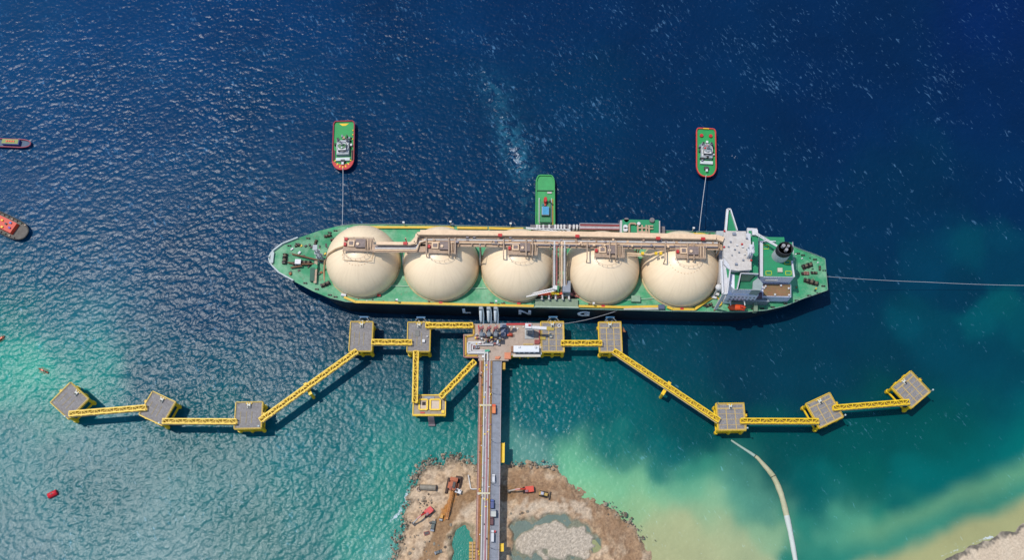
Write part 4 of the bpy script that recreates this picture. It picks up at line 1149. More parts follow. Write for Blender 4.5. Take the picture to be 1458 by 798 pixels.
# ---- superstructure
def house():
    def pr(mb, pts, zt, z0, z1, mi=0, top=None): mb.prism([sp(a, b, zt)[:2] for a, b in pts], z0, z1, mi, top)
    def rail(mb, pts, z, w=.16, h=1.1, close=False):
        P_ = [sp(a, b, z) for a, b in pts]
        for a, b in zip(P_[:-1], P_[1:]):
            mb.bar((a[0], a[1], z + h), (b[0], b[1], z + h), w, w); mb.bar((a[0], a[1], z + h * .5), (b[0], b[1], z + h * .5), w * .6)
            n = max(1, int(dist(a, b) / 2))
            for i in range(n + 1):
                q = Vector(a).lerp(Vector(b), i / n); mb.bar((q.x, q.y, z), (q.x, q.y, z + h), w * .8)
    HW = mat('house_white', C(224, 222, 222), .5, .06, .4, dirt=C(185, 178, 172), dirt_amt=.35)
    HG = mat('house_shade_grey', C(222, 222, 234, .9), .55, .06, .4, dirt=C(190, 186, 190), dirt_amt=.3)
    # lower and upper accommodation
    m = MB(); pr(m, [(1038, 344), (1080, 345), (1080, 421), (1036, 420)], 30, 16.1, 30); acc = SH.part('accommodation', m, HG)
    m = MB(); pr(m, [(1037, 336), (1079, 337), (1079, 413), (1046, 412.5), (1037, 404)], 37, 30, 36.8); SH.part('upper_accommodation', m, HG)
    m = MB(); pr(m, [(1036.6, 335.6), (1079.5, 336.4), (1079.5, 391), (1036.6, 390)], 37, 36.8, 37.1)
    pr(m, [(1046, 390.3), (1054, 390.3), (1049.5, 413), (1045.8, 412)], 37, 36.8, 37.1); SH.part('upper_deck', m, GREEN2)
    # lower green yard framed by walls, its shade painted in as darker green
    m = MB(); pr(m, [(1054, 391), (1079.5, 391), (1076, 413), (1049.5, 413)], 37, 36.8, 36.95); SH.part('yard_floor', m, mat('yard_shade_green', C(14, 120, 78), .6, .2, .3))
    m = MB()
    m.bar(sp(1054, 390.5, 38.4), sp(1049, 413.5, 38.4), .4, 2.9); m.bar(sp(1054, 390.5, 38.4), sp(1079, 391.5, 38.4), .4, 2.9)
    SH.part('yard_wall', m, HW)
    m = MB()
    for i in range(5): m.bar(sp(1055 - i * .4, 393 + i * 1.7, 37.6), sp(1074 - i * 1.5, 393.2 + i * 1.7, 37.6), .7, .4 + .25 * (5 - i))
    SH.part('outer_stair', m, DKGREEN)
    m = MB(); pr(m, [(1071, 403), (1078, 398), (1085, 406), (1082, 416), (1070, 414)], 36, 30, 38); SH.part('funnel_casing', m, mat('casing_grey_green', C(160, 172, 164), .6, .1, .4))
    # bridge
    m = MB(); pr(m, [(1031, 331), (1069, 332), (1069, 384), (1038, 383), (1031, 376)], 42, 37, 41.6); br = SH.part('wheelhouse', m, HW)
    m = MB(); pr(m, [(1030, 329), (1062, 329.5), (1062.5, 341), (1069, 343.5), (1070, 384.5), (1050, 386), (1041, 384.5), (1038, 375), (1030, 366)], 42, 41.6, 42.1); SH.part('roof', m, ROOFW, br)
    a, b = sp(1030.6, 332, 40), sp(1030.6, 376, 40)
    m = MB(); m.bar((a[0] - .1, a[1], 39.8), (b[0] - .1, b[1], 39.8), .12, 1.3); SH.part('window', m, GLASS, br)
    m = MB(); a, b = sp(1040, 383.6, 40), sp(1068, 384.6, 40); m.bar((a[0], a[1] - .1, 39.8), (b[0], b[1] - .1, 39.8), .12, 1.2); SH.part('window', m, GLASS, br)
    m = MB(); rr = random.Random(8)
    for px, py, s_ in ((1045, 334, 1.6), (1049, 350, .8), (1057, 352, 1), (1046, 356, .7), (1052, 360, .7), (1040, 345, .8), (1058, 371, .8), (1048, 377, 1.2), (1063, 340, .9), (1037, 352, .7), (1060, 363, .8), (1042, 364, .5)):
        q = sp(px, py, 42.2); m.box(q[0], q[1], 42.1, s_, s_ * .8, .8 + s_ * .3, mi=rr.randrange(2))
    SH.part('roof_box', m, [GREYP, WHITE], br)
    m = MB()
    for px, py in ((1056.5, 348), (1069.5, 371), (1031, 352), (1031.5, 329.3)): q = sp(px, py, 42.5); m.box(q[0], q[1], 42.1, .8, .8, .8)
    SH.part('signal_box', m, RED, br)
    # wings: port wedge and starboard arm
    m = MB(); pr(m, [(1032.5, 330), (1035.3, 298), (1040.5, 298.5), (1050, 328), (1050, 331)], 40.2, 39.5, 40.2); SH.part('bridge_wing', m, GREEN2)
    m = MB()
    P_ = [sp(1032.8, 330, 41), sp(1035.6, 298.6, 41), sp(1040, 299, 41), sp(1049.5, 329, 41)]
    for a, b, w in zip(P_[:-1], P_[1:], (1.1, .8, .5)): m.bar(a, b, w, 1.7)
    m.bar(sp(1034, 330, 38.6), sp(1037.5, 300, 39.2), .9, 1.0)
    SH.part('wing_bulwark', m, WHITE)
    m = MB(); pr(m, [(1030, 368), (1038, 376), (1038.5, 402), (1034.5, 419), (1029, 419), (1026.5, 372)], 40.2, 39.5, 40.2, 0); SH.part('bridge_wing', m, HW)
    m = MB(); pr(m, [(1035, 372), (1038, 377), (1038, 394), (1036, 396), (1034, 383)], 40.5, 40.2, 40.35); SH.part('wing_floor', m, GREEN2)
    m = MB()
    m.bar(sp(1026.5, 371, 41), sp(1029, 419, 41), .9, 1.6); m.bar(sp(1029, 419, 41), sp(1034.5, 419, 41), .6, 1.6); m.bar(sp(1039.5, 384, 41), sp(1035, 419, 41), .5, 1.5)
    SH.part('wing_bulwark', m, WHITE)
    m = MB(); q = sp(1031.5, 417.5, 39.5); g = sp(1029.5, 441.5, 16.3)
    m.bar((q[0], q[1], 39.5), (q[0], g[1] + .3, 16.2), 1.5, 1.0)
    q = sp(1040, 402, 38); m.bar(q, (q[0] + .2, q[1] - .6, 30), .9)
    SH.part('wing_pillar', m, WHITE)
    # front bulkhead strip behind the last dome
    m = MB(); pr(m, [(1023.5, 346), (1036.5, 346), (1036.5, 404), (1025, 404)], 30, 16.1, 30.2); SH.part('front_house', m, HW)
    m = MB(); pr(m, [(1020, 329), (1031, 329), (1031, 342), (1020, 342)], 24, 16.1, 24); SH.part('store_house', m, mat('store_grey', C(190, 195, 192), .6, .12, .5))
    # radome
    m = MB(); q = sp(1023.3, 409.5, 30); m.cyl(q[0], q[1], 16.1, .5, 13, 10); m.ball(q[0], q[1], 30.2, 1.7, 16); SH.part('radome', m, WHITE)
    # radar mast abaft the bridge
    m = MB(); q = sp(1066, 362, 42)
    for dx, dy in ((-1.5, -3), (1.5, -3), (-1.5, 3), (1.5, 3)): m.bar((q[0] + dx, q[1] + dy, 37), (q[0] + dx * .4, q[1] + dy * .5, 49), .45)
    m.box(q[0], q[1], 45, 2.6, 4.5, .3); m.box(q[0], q[1], 49, 2.4, 4.6, .3); m.bar((q[0], q[1] - 3, 50.6), (q[0] + .4, q[1] + 3, 50.6), .5, .5); m.bar((q[0], q[1], 49), (q[0], q[1], 52.5), .3)
    m.ball(q[0], q[1] - 1.8, 50, .8, 10)
    SH.part('radar_mast', m, HW)
    # gap between tower and engine casing
    m = MB(); pr(m, [(1079.5, 340), (1084, 340), (1084, 396), (1079.5, 396)], 30, 16.1, 27); SH.part('casing_link', m, mat('link_grey', C(120, 118, 120), .6, .2, .5))
    # engine casing
    m = MB(); pr(m, [(1083.5, 343.5), (1128, 345.5), (1130.5, 395.5), (1083.5, 395)], 32, 16.1, 32)
    cs = SH.part('engine_casing', m, HG)
    m = MB(); pr(m, [(1084, 344), (1127.6, 345.7), (1130, 395), (1084, 394.6)], 32, 32, 32.25); SH.part('casing_deck', m, GREEN2, cs)
    m = MB(); m.bar(sp(1127.2, 372, 32.8), sp(1130.3, 395, 32.8), .8, 1.3); SH.part('casing_bulwark', m, HW, cs)
    m = MB(); m.bar(sp(1083.6, 344, 33), sp(1083.6, 395, 33), 1.5, 1.9); m.bar(sp(1083.2, 344, 33), sp(1104, 344.6, 33), .5, 1.6)
    SH.part('casing_bulwark', m, HW, cs)
    m = MB()
    for px, py in ((1090.5, 352), (1094.5, 389), (1122.5, 389), (1121, 374)):
        c_ = [sp(px - 4, py - 2.6, 32.4), sp(px + 4, py - 2.6, 32.4), sp(px + 4, py + 2.6, 32.4), sp(px - 4, py + 2.6, 32.4)]
        for a, b in zip(c_, c_[1:] + c_[:1]): m.bar(a, b, .35, .15)
    SH.part('hatch_marking', m, mat('lime_yellow', C(180, 205, 50), .6, .1, .5), cs)
    m = MB(); q = sp(1110.5, 385, 33); m.box(q[0], q[1], 32.25, 2.4, 2.2, 1.2); SH.part('vent_cowl', m, mat('cream_box', C(215, 205, 180), .6, .1, .6), cs)
    # funnel
    m = MB(); q = sp(1110, 365.5, 32)
    m.lathe([(3.6, 0), (3.5, 7.2)], q[0], q[1], 32.2, 28, 0, sx=1.15); m.lathe([(3.55, 7.2), (3.5, 11.3), (3.1, 11.5), (3.0, 10.6)], q[0], q[1], 32.2, 28, 1, sx=1.15)
    m.box(q[0], q[1], 42.6, 6, 5, .2, mi=1)
    fu = SH.part('funnel', m, [HW, mat('funnel_black', C(30, 30, 34), .5, .3, .6)])
    m = MB()
    for dx, dy, r in ((-1.2, .9, .9), (1.2, .8, .7), (.1, -1.2, .8)): m.cyl(q[0] + dx, q[1] + dy, 42.7, r, 2.4, 12)
    SH.part('exhaust_pipe', m, mat('exhaust_grey', C(165, 160, 158), .5, .2, .8), fu)
    # stores crane behind the tower, on its platform
    m = MB(); pr(m, [(1064, 324.5), (1078, 325.5), (1078, 340), (1064, 339)], 32, 30, 32); SH.part('crane_platform', m, HW)
    m = MB(); pr(m, [(1066, 328.5), (1073, 329), (1073, 338), (1066, 337)], 32.3, 32, 32.15); SH.part('crane_floor', m, GREEN2)
    m = MB(); q = sp(1074.5, 332, 38); m.cyl(q[0], q[1], 20, 1.0, 18, 12); m.box(q[0], q[1], 37.6, 2.8, 2.8, 1.4); SH.part('crane_post', m, WHITE)
    m = MB(); a, b = sp(1075, 330.6, 39), sp(1106.5, 350, 39.5); a2 = sp(1074.5, 333.2, 39); b2 = sp(1106, 351.4, 39.5)
    m.bar(a, b, .5); m.bar(a2, b2, .5)
    for i in range(6): m.bar(Vector(a).lerp(Vector(b), i / 6), Vector(a2).lerp(Vector(b2), (i + .5) / 6), .25)
    SH.part('crane_boom', m, WHITE)
    m = MB(); pr(m, [(1081, 337.5), (1116.5, 338), (1117.5, 346), (1081, 345)], 24, 16.1, 24, 0, 1); SH.part('side_house', m, [HG, GREEN2])
    # starboard engine house with brown roof
    m = MB(); pr(m, [(1079, 403), (1126.5, 404.5), (1126.5, 423.3), (1079, 422)], 24, 16.1, 23.8); eh = SH.part('engine_house', m, mat('house_lavender_grey', C(205, 208, 226, .85), .55, .08, .4, dirt=C(170, 170, 184), dirt_amt=.3))
    m = MB(); pr(m, [(1087, 404.5), (1125.5, 405.2), (1125.5, 422.2), (1087, 421.6)], 24, 23.8, 24.05); SH.part('roof', m, BROWND, eh)
    m = MB()
    for px, py in ((1088, 410.5), (1112, 407), (1123, 411), (1123.5, 420.5), (1103.5, 419.8), (1090, 408)): q = sp(px, py, 24.5); m.ball(q[0], q[1], 24.6, .6, 8)
    m.bar(sp(1089, 399.3, 29), sp(1107, 399.6, 29), .6, 1.5)
    SH.part('vent_cowl', m, WHITE, eh)
    m = MB(); q = sp(1081, 421, 25); m.tube([(q[0] - 1.2, q[1], 25.2), (q[0] + 1.2, q[1], 25.2)], 1.6, 14); m.box(q[0], q[1], 23.8, 3, 3, .8); SH.part('hose_reel', m, mat('reel_mauve', C(92, 72, 88), .6, .3, .8), eh)
    m = MB(); a, b = sp(1060, 421.5, 25), sp(1077, 423, 25); m.bar(a, b, .8, .7); SH.part('boat_crane', m, mat('crane_pink', C(205, 150, 130), .5, .2, .6))
    # lower decks and lifeboat deck on the starboard side
    m = MB(); pr(m, [(1034, 419), (1080, 421.5), (1095, 426.5), (1095, 430), (1050, 428.5), (1034, 426)], 22, 16.1, 21.6); SH.part('boat_deck', m, mat('boat_deck_grey', C(126, 136, 142), .6, .15, .5, dirt=C(80, 110, 100), dirt_amt=.4))
    m = MB(); pr(m, [(1074, 424), (1079, 424), (1079, 443), (1074, 443)], 20, 16.1, 19.6); SH.part('boat_ramp', m, PLATG)
    m = MB()
    for px in (1038.5, 1058.5):
        q = sp(px, 430, 21.6); m.bar((q[0], q[1] + 1.5, 16.1), (q[0], q[1], 23.5), .5); m.bar((q[0], q[1], 23.5), (q[0], q[1] - 2.8, 24.2), .45)
    SH.part('davit', m, WHITE)
    for pts_, z_ in (([(1046, 413.3), (1079, 414)], 37), ([(1084, 395), (1130, 396)], 32.2), ([(1034, 426.5), (1095, 430.2)], 21.6), ([(1128, 346), (1130, 372)], 32.2)):
        m = MB(); rail(m, pts_, z_, .14); SH.part('railing', m, HW)
    # windows of the tower: rows on the starboard and forward walls
    for z, py0 in ((19.5, 420.5), (22.7, 420.5), (25.9, 420.5)):
        a, b = sp(1040, 420.3, 30), sp(1079, 421, 30)
        for i in range(7):
            f = (i + .5) / 7; w = MB(); w.box(a[0] + (b[0] - a[0]) * f, a[1] + (b[1] - a[1]) * f - .05, z, .9, .14, 1.0); SH.part('window', w, GLASS, acc)
house()

# lifeboat in its davits
_p = W(1049.5, 437.5, 22)
LB = Thing('lifeboat', 'orange enclosed lifeboat in davits on the side of the gas carrier', 'lifeboat', (_p[0], _p[1], 19.6), SHIP_A)
m = MB()
sec = [(-4.6, .15, .9), (-3.9, 1.0, 1.25), (-2, 1.5, 1.5), (0, 1.6, 1.6), (2, 1.5, 1.5), (3.9, 1.0, 1.3), (4.6, .15, 1.0)]
vs, fs = [], []
for x, r, h in sec:
    for k in range(12):
        a = 2 * PI * k / 12; vs.append((x, r * math.cos(a), 1.6 + h * math.sin(a)))
for i in range(len(sec) - 1):
    for k in range(12): fs.append((i * 12 + k, i * 12 + (k + 1) % 12, (i + 1) * 12 + (k + 1) % 12, (i + 1) * 12 + k))
m.add(vs, fs, 0, True); LB.part('hull', m, ORANGE)
m = MB(); m.box(2.2, 0, 2.9, 1.6, 1.5, .7, taper=.8); LB.part('conning_hood', m, mat('hood_red', C(196, 44, 30), .5, .1, .5))
m = MB()
for sgn in (1, -1): m.bar((-4, sgn * 1.35, 1.5), (4, sgn * 1.35, 1.5), .3, .35)
LB.part('fender_rail', m, RED)
# ------------------------------------------------------------------ dolphins
ZD = 11.0
def dolphin(name, label, cat, group, pts, grid, fender=False, hook=True, frame_z=2.2, rail_gap=None, extra=None, bright=True):
    cx, cy, sx, sy, rz = fit_rect(pts, ZD)
    T = Thing(name, label, cat, (cx, cy, 0), rz, group)
    hx, hy = sx / 2, sy / 2
    bm = BEAM if bright else mat('worn_deck_beams', C(172, 152, 108), .65, .16, .4, dirt=C(140, 125, 85), dirt_amt=.5)
    m = MB(); m.box(0, 0, ZD - 1.1, sx, sy, 1.1); T.part('deck_slab', m, GRATE)
    m = MB(); w = .75 if bright else .5
    for y in (-hy + w / 2, hy - w / 2): m.bar((-hx, y, ZD + .06), (hx, y, ZD + .06), w, .14)
    for x in (-hx + w / 2, hx - w / 2): m.bar((x, -hy, ZD + .055), (x, hy, ZD + .055), w, .13)
    if bright:
        for x in (-sx * .16, sx * .16): m.bar((x, -hy, ZD + .05), (x, hy * .62, ZD + .05), .45, .12)
        for y in [hy * .62]: m.bar((-hx, y, ZD + .052), (hx, y, ZD + .052), .6, .12)
        for i in range(1, 4): yy = -hy + (hy * 1.62) * i / 4; m.bar((-hx, yy, ZD + .045), (hx, yy, ZD + .045), .2, .1)
    else:
        for x in (-sx * .3, -sx * .08, sx * .12): m.bar((x, -hy * .6, ZD + .05), (x, hy * .3, ZD + .05), .3, .12)
    T.part('deck_beams', m, bm)
    # edge girder and jacket frame
    m = MB()
    for y in (-hy - .17, hy + .17): m.bar((-hx, y, ZD - .7), (hx, y, ZD - .7), .3, 1.3)
    for x in (-hx - .17, hx + .17): m.bar((x, -hy, ZD - .72), (x, hy, ZD - .72), .3, 1.3)
    T.part('edge_girder', m, YELLOW)
    m = MB(); ix, iy = hx - .7, hy - .7
    for y in (-iy, iy): m.bar((-ix, y, frame_z), (ix, y, frame_z), .8, .8)
    for x in (-ix, ix): m.bar((x, -iy, frame_z), (x, iy, frame_z), .8, .8)
    T.part('lower_frame', m, YELLOW)
    for x in (-ix, 0, ix):
        for y in (-iy, iy):
            m = MB(); m.tube([(x, y, -3), (x, y, frame_z + .6), (x, y, ZD - 1)], [.75, .75, .7], 10); m.cyl(x, y, frame_z - 1.2, 1.05, 2.4, 10); m.bar((x, y, ZD - 4), (x * .82, y * .82, ZD - 1.1), .4)
            T.part('leg', m, YELLOW)
    if hook:
        m = MB(); m.box(0, hy - 2.2, ZD, 1.5, 1.9, 1.1); m.bar((-.5, hy - 2.2, ZD + 1), (-.7, hy - .6, ZD + .9), .4, .4); m.bar((.5, hy - 2.2, ZD + 1), (.7, hy - .6, ZD + .9), .4, .4); m.cyl(0, hy - 2.6, ZD + 1.1, .5, .6, 10, 1)
        T.part('mooring_hook', m, [mat('hook_white', C(225, 222, 205), .5, .1, .8), DARK])
        m = MB(); m.box(0, hy - .75, ZD + .1, 3.0, .5, .5); T.part('fairlead', m, YELLOW)
    m = MB()
    P_ = [(-hx, -hy), (hx, -hy), (hx, hy), (-hx, hy), (-hx, -hy)]
    for a, b in zip(P_[:-1], P_[1:]):
        n = max(2, int(dist(a, b) / 2.2))
        for i in range(n):
            f = i / n; x, y = a[0] + (b[0] - a[0]) * f, a[1] + (b[1] - a[1]) * f
            m.bar((x, y, ZD), (x, y, ZD + 1.1), .08)
        for h in (.6, 1.1): m.bar((*a, ZD + h), (*b, ZD + h), .08)
    T.part('railing', m, YELLOW)
    if fender:
        m = MB(); m.box(.6, hy + 3.3, 2.6, 4.6, .7, 6.6); T.part('fender_panel', m, mat('fender_blue', C(52, 116, 160), .5, .15, .6))
        for s_ in (-1, 1):
            m = MB(); m.bar((.6 + s_ * 1.5, hy + 3.0, 9.0), (.6 + s_ * 3.4, hy + .2, 10.2), .3); m.bar((.6 + s_ * 1.2, hy + 3.0, 5), (.6 + s_ * 1.2, hy - .5, 5), .9); m.bar((.6 + s_ * 1.35, hy + 2.9, 4.6), (.6 + s_ * 1.5, hy + 2.9, 9.1), .3)
            T.part('fender_arm', m, STEEL)
    if extra: extra(T, hx, hy)
    return T
MG, BG = 'mooring dolphins out along the jetty chain', 'breasting dolphins facing the gas carrier'
def ladder(side):
    def f(T, hx, hy):
        m = MB()
        m.box(side * (hx + .6), hy * .1, ZD - .3, 1.2, 1.4, .3); m.bar((side * (hx + .9), hy * .1 - .4, 0), (side * (hx + .9), hy * .1 - .4, ZD + 1), .16); m.bar((side * (hx + .9), hy * .1 + .4, 0), (side * (hx + .9), hy * .1 + .4, ZD + 1), .16)
        T.part('ladder', m, YELLOW)
        m = MB(); m.bar((hx - .3, -hy + .3, ZD), (hx - .3, -hy + .3, ZD + 4.5), .2); m.box(hx - .3, -hy + .3, ZD + 4.4, .7, .7, .4); m.bar((-hx + .3, hy - .3, ZD), (-hx + .3, hy - .3, ZD + 4), .18)
        T.part('light_post', m, mat('post_pale', C(190, 205, 200), .5, .1, 1))
    return f
dolphin('mooring_dolphin', 'grey decked mooring dolphin turned diagonally at the western end of the catwalks', 'mooring dolphin', MG, [(101.2, 545.3), (125.8, 568.5), (98.6, 597), (71, 573.8)], 0, bright=False, extra=ladder(-1))
dolphin('mooring_dolphin', 'tilted grey decked mooring dolphin second from the western end of the catwalks', 'mooring dolphin', MG, [(217.2, 558.8), (250.5, 572.4), (230.4, 606.6), (197.9, 590.4)], 0, bright=False, extra=ladder(-1))
dolphin('mooring_dolphin', 'square grey mooring dolphin where the western catwalk turns up towards the ship bow', 'mooring dolphin', MG, [(335.3, 573.2), (374.4, 573.2), (371.8, 610.9), (334.5, 610.9)], 0, bright=False, extra=ladder(1))
dolphin('mooring_dolphin', 'square yellow ribbed mooring dolphin just above the floating geotextile tube', 'mooring dolphin', MG, [(1018.9, 574.9), (1058.8, 574.9), (1062.3, 613.5), (1023.2, 613.5)], 0, extra=ladder(1))
dolphin('mooring_dolphin', 'tilted yellow ribbed mooring dolphin between two eastern catwalks', 'mooring dolphin', MG, [(1146.7, 576.3), (1181.3, 559.6), (1200.6, 595.2), (1167.3, 609.6)], 0, extra=ladder(1))
dolphin('mooring_dolphin', 'yellow ribbed mooring dolphin turned diagonally at the eastern end of the catwalks', 'mooring dolphin', MG, [(1268.9, 552), (1296.5, 529.2), (1324.6, 558.6), (1297.4, 581.8)], 0, extra=ladder(1))
def whitebox(T, hx, hy):
    m = MB(); m.box(hx * .45, -hy * .3, ZD + .1, 1.4, 1.5, 1.2); m.box(hx * .75, 0, ZD + .1, .6, .7, 1); T.part('control_box', m, WHITE)
    m = MB(); m.box(-hx * .15, hy * .25, ZD + .1, 2.2, 3.2, .25); T.part('deck_hatch', m, mat('hatch_grey', C(130, 128, 120), .7, .15, .5))
dolphin('breasting_dolphin', 'grey breasting dolphin nearest the ship bow with a blue fender', 'breasting dolphin', BG, [(499.6, 458.8), (531.7, 458.8), (528.6, 500.4), (496.6, 500.9)], 0, fender=True, bright=False)
dolphin('breasting_dolphin', 'grey breasting dolphin with a white box where three catwalks meet', 'breasting dolphin', BG, [(581, 459.2), (613, 459.6), (611.7, 500.9), (579.6, 501.8)], 0, fender=True, bright=False, extra=whitebox)
def lifering(T, hx, hy):
    m = MB()
    pts = [(hx - 2.2 + .8 * math.cos(a), hy - 2.2 + .8 * math.sin(a), ZD + .5) for a in [i * PI / 6 for i in range(13)]]
    m.tube(pts, .25, 6); T.part('coiled_hose', m, WHITE)
    m = MB(); m.box(-.8, hy * .02, ZD + .1, 1.4, 1.6, 1.6); m.bar((-1.8, .6, ZD + .1), (-1.2, 2, ZD + 1.4), .5); T.part('winch_box', m, mat('cream_box', C(215, 205, 180)))
    m = MB(); m.box(-hx + .9, -hy * .1, ZD + .1, 2.8, 1.6, .5); m.bar((-hx + 2, hy * .55, ZD + .3), (hx * .15, hy * .55, ZD + .3), 2.0, .3); T.part('yellow_landing', m, mat('dull_yellow', C(190, 165, 70), .6, .15, .5))
dolphin('breasting_dolphin', 'yellow ribbed breasting dolphin adjoining the east side of the loading platform', 'breasting dolphin', BG, [(769.5, 458.8), (802.8, 458.8), (802.8, 501.8), (771.2, 501.8)], 0, fender=True, extra=lifering)
def bracket(T, hx, hy):
    m = MB(); m.prism([(hx + .5, hy - 4.5), (hx + 2.6, hy - 4.7), (hx + 1.2, hy - 1.8)], ZD - 3, ZD - 2.2); m.bar((hx, hy - 4, ZD - 2.6), (hx + 1.2, hy - 3.6, ZD - 2.6), .4); T.part('side_bracket', m, RUSTM)
dolphin('breasting_dolphin', 'yellow ribbed breasting dolphin standing alone east of the loading platform', 'breasting dolphin', BG, [(851.4, 459.2), (884.3, 459.2), (885.6, 502.2), (854.5, 502.2)], 0, fender=True, extra=bracket)

# low service platform with two yellow framed hatches
cx, cy, sx, sy, rz = fit_rect([(587.9, 562.4), (635.2, 563), (634.5, 591.7), (587.6, 591.7)], 9.0)
SPF = Thing('service_platform', 'low yellow edged service platform with two framed hatches south of the jetty catwalks', 'platform', (cx, cy, 0), rz)
hx, hy = sx / 2, sy / 2
m = MB(); m.box(0, 0, 8, sx, sy, 1); SPF.part('deck_slab', m, mat('platform_tan', C(176, 160, 138), .75, .16, .3, dirt=C(150, 130, 105), dirt_amt=.5))
m = MB()
for y in (-hy + .2, hy - .2): m.bar((-hx, y, 9.1), (hx, y, 9.1), .5, .7)
for x in (-hx + .2, hx - .2): m.bar((x, -hy, 9.12), (x, hy, 9.12), .5, .7)
m.bar((-hx, -hy - .2, 8.3), (hx, -hy - .2, 8.3), .35, 1.2); SPF.part('edge_girder', m, YELLOW)
for bx, w in ((-hx * .36, 4.0), (hx * .36, 5.0)):
    m = MB()
    for s_ in (-1, 1): m.bar((bx + s_ * w / 2, -2.6, 9.6), (bx + s_ * w / 2, 2.6, 9.6), .8, 1.0); m.bar((bx - w / 2, s_ * 2.6, 9.62), (bx + w / 2, s_ * 2.6, 9.62), .7, 1.0)
    SPF.part('hatch_frame', m, YELLOW)
    m = MB(); m.box(bx, 0, 9.0, w - 1, 4.2, .5); SPF.part('hatch_cover', m, mat('hatch_cream', C(222, 198, 172), .6, .1, .5))
m = MB(); m.box(-hx * .36 + .3, .6, 9.5, 1.8, 1.8, .2); SPF.part('hatch_opening', m, mat('opening_dark', C(60, 50, 50), .8, .1, 1))
m = MB(); m.box(hx - 1.4, -hy + 1.6, 9, 1.5, 1.5, .9); m.box(-hx + 5, -hy + 1.2, 9, 2.2, .7, .5, mi=1); m.box(hx * .0, hy - 1.6, 9, 5, 1.2, .4, mi=2); SPF.part('deck_box', m, [YELLOW, RED, GREYP])
m = MB()
for i in range(5): m.box(hx * .1, -hy - .8 - i * .4, 7.5 - i * 1.3, 3.0, .5, .25)
for s_ in (-1, 1): m.bar((hx * .1 + s_ * 1.5, -hy - .5, 8), (hx * .1 + s_ * 1.5, -hy - 3.0, 1.1), .2)
m.box(hx * .1, -hy - 3.2, .9, 3.4, 1.6, .3); SPF.part('landing_stair', m, mat('stair_mauve', C(128, 112, 116), .7, .15, .6))
for x in (-hx + 1.2, hx - 1.2):
    for y in (-hy + 1.2, hy - 1.2):
        m = MB(); m.cyl(x, y, -3, .6, 11, 12); SPF.part('leg', m, YELLOW)
m = MB(); m.bar((hx - .4, hy - .6, 9), (hx - .4, hy - .6, 13), .3); m.box(hx - .4, hy - .6, 12.8, .8, .8, .6); SPF.part('light_post', m, mat('post_green', C(150, 190, 60), .5, .1, 1))

# ------------------------------------------------------------------ catwalks
CG = 'yellow lattice catwalks of the jetty'
def catwalk(label, p, q, z=11.3, w=2.3, h=2.1, nose=None):
    a, b = W(*p, z + h), W(*q, z + h)
    L_ = dist(a, b); rz = math.atan2(b[1] - a[1], b[0] - a[0])
    T = Thing('catwalk', label, 'catwalk', ((a[0] + b[0]) / 2, (a[1] + b[1]) / 2, 0), rz, CG)
    n = max(6, int(round(L_ / 3.3))); x0, d = -L_ / 2, L_ / n; hw = w / 2
    m = MB()
    for y in (-hw, hw):
        for zz in (z, z + h): m.bar((-L_ / 2, y, zz), (L_ / 2, y, zz), .52, .42)
    m.bar((-L_ / 2, 0, z - .05), (-L_ / 2 + .4, 0, z - .05), w)
    T.part('chord', m, YELLOW)
    m = MB()
    for i in range(n + 1):
        x = x0 + i * d
        m.bar((x, -hw, z + h), (x, hw, z + h), .3, .3); m.bar((x, -hw, z), (x, hw, z), .25, .25)
        for y in (-hw, hw):
            m.bar((x, y, z), (x, y, z + h), .22)
            if i < n: m.bar((x, y, z if i % 2 else z + h), (x + d, y, z + h if i % 2 else z), .2)
        if i < n: m.bar((x, -hw if i % 2 else hw, z + h + .01), (x + d, hw if i % 2 else -hw, z + h + .01), .24, .2)
    T.part('lattice', m, YELLOW)
    m = MB(); m.box(0, 0, z - .12, L_, w - .5, .14); T.part('walkway_floor', m, mat('floor_dull_yellow', C(206, 166, 60), .7, .2, .6, dirt=C(150, 120, 55), dirt_amt=.5))
    m = MB(); m.tube([(-L_ / 2, -hw - .35, z + .5), (L_ / 2, -hw - .35, z + .5)], .22, 6); T.part('service_pipe', m, mat('pipe_sand', C(225, 196, 140), .5, .1, .4))
    return T
catwalk('yellow lattice catwalk at the western end joining the first two grey dolphins', (98, 589.5), (207, 580.5))
catwalk('level yellow lattice catwalk between the second and third western dolphins', (231, 600), (336, 600.5))
catwalk('long diagonal yellow catwalk climbing from the western square dolphin to the bow dolphin', (370, 599), (508, 499.5))
catwalk('short yellow catwalk between the two breasting dolphins below the ship bow', (529, 487), (586, 487.5))
catwalk('yellow catwalk along the ship side leading from the breasting dolphin to the loading arms', (606, 463.2), (673, 463.2))
catwalk('narrow yellow catwalk running down to the low service platform', (592.3, 500), (590.6, 573), w=2.3)
catwalk('diagonal yellow catwalk from the service platform up to the jetty head', (627, 565.5), (676, 514.5))
catwalk('short yellow catwalk east of the loading platform between two ribbed dolphins', (799, 488.5), (857, 488.5))
catwalk('long diagonal yellow catwalk descending from the lone breasting dolphin to the eastern square dolphin', (874, 499.5), (1024, 599))
catwalk('level yellow lattice catwalk between the eastern square dolphin and tilted dolphin', (1055, 599.5), (1166, 600))
catwalk('yellow lattice catwalk at the eastern end reaching the last diagonal dolphin', (1187, 581), (1295, 572.5))
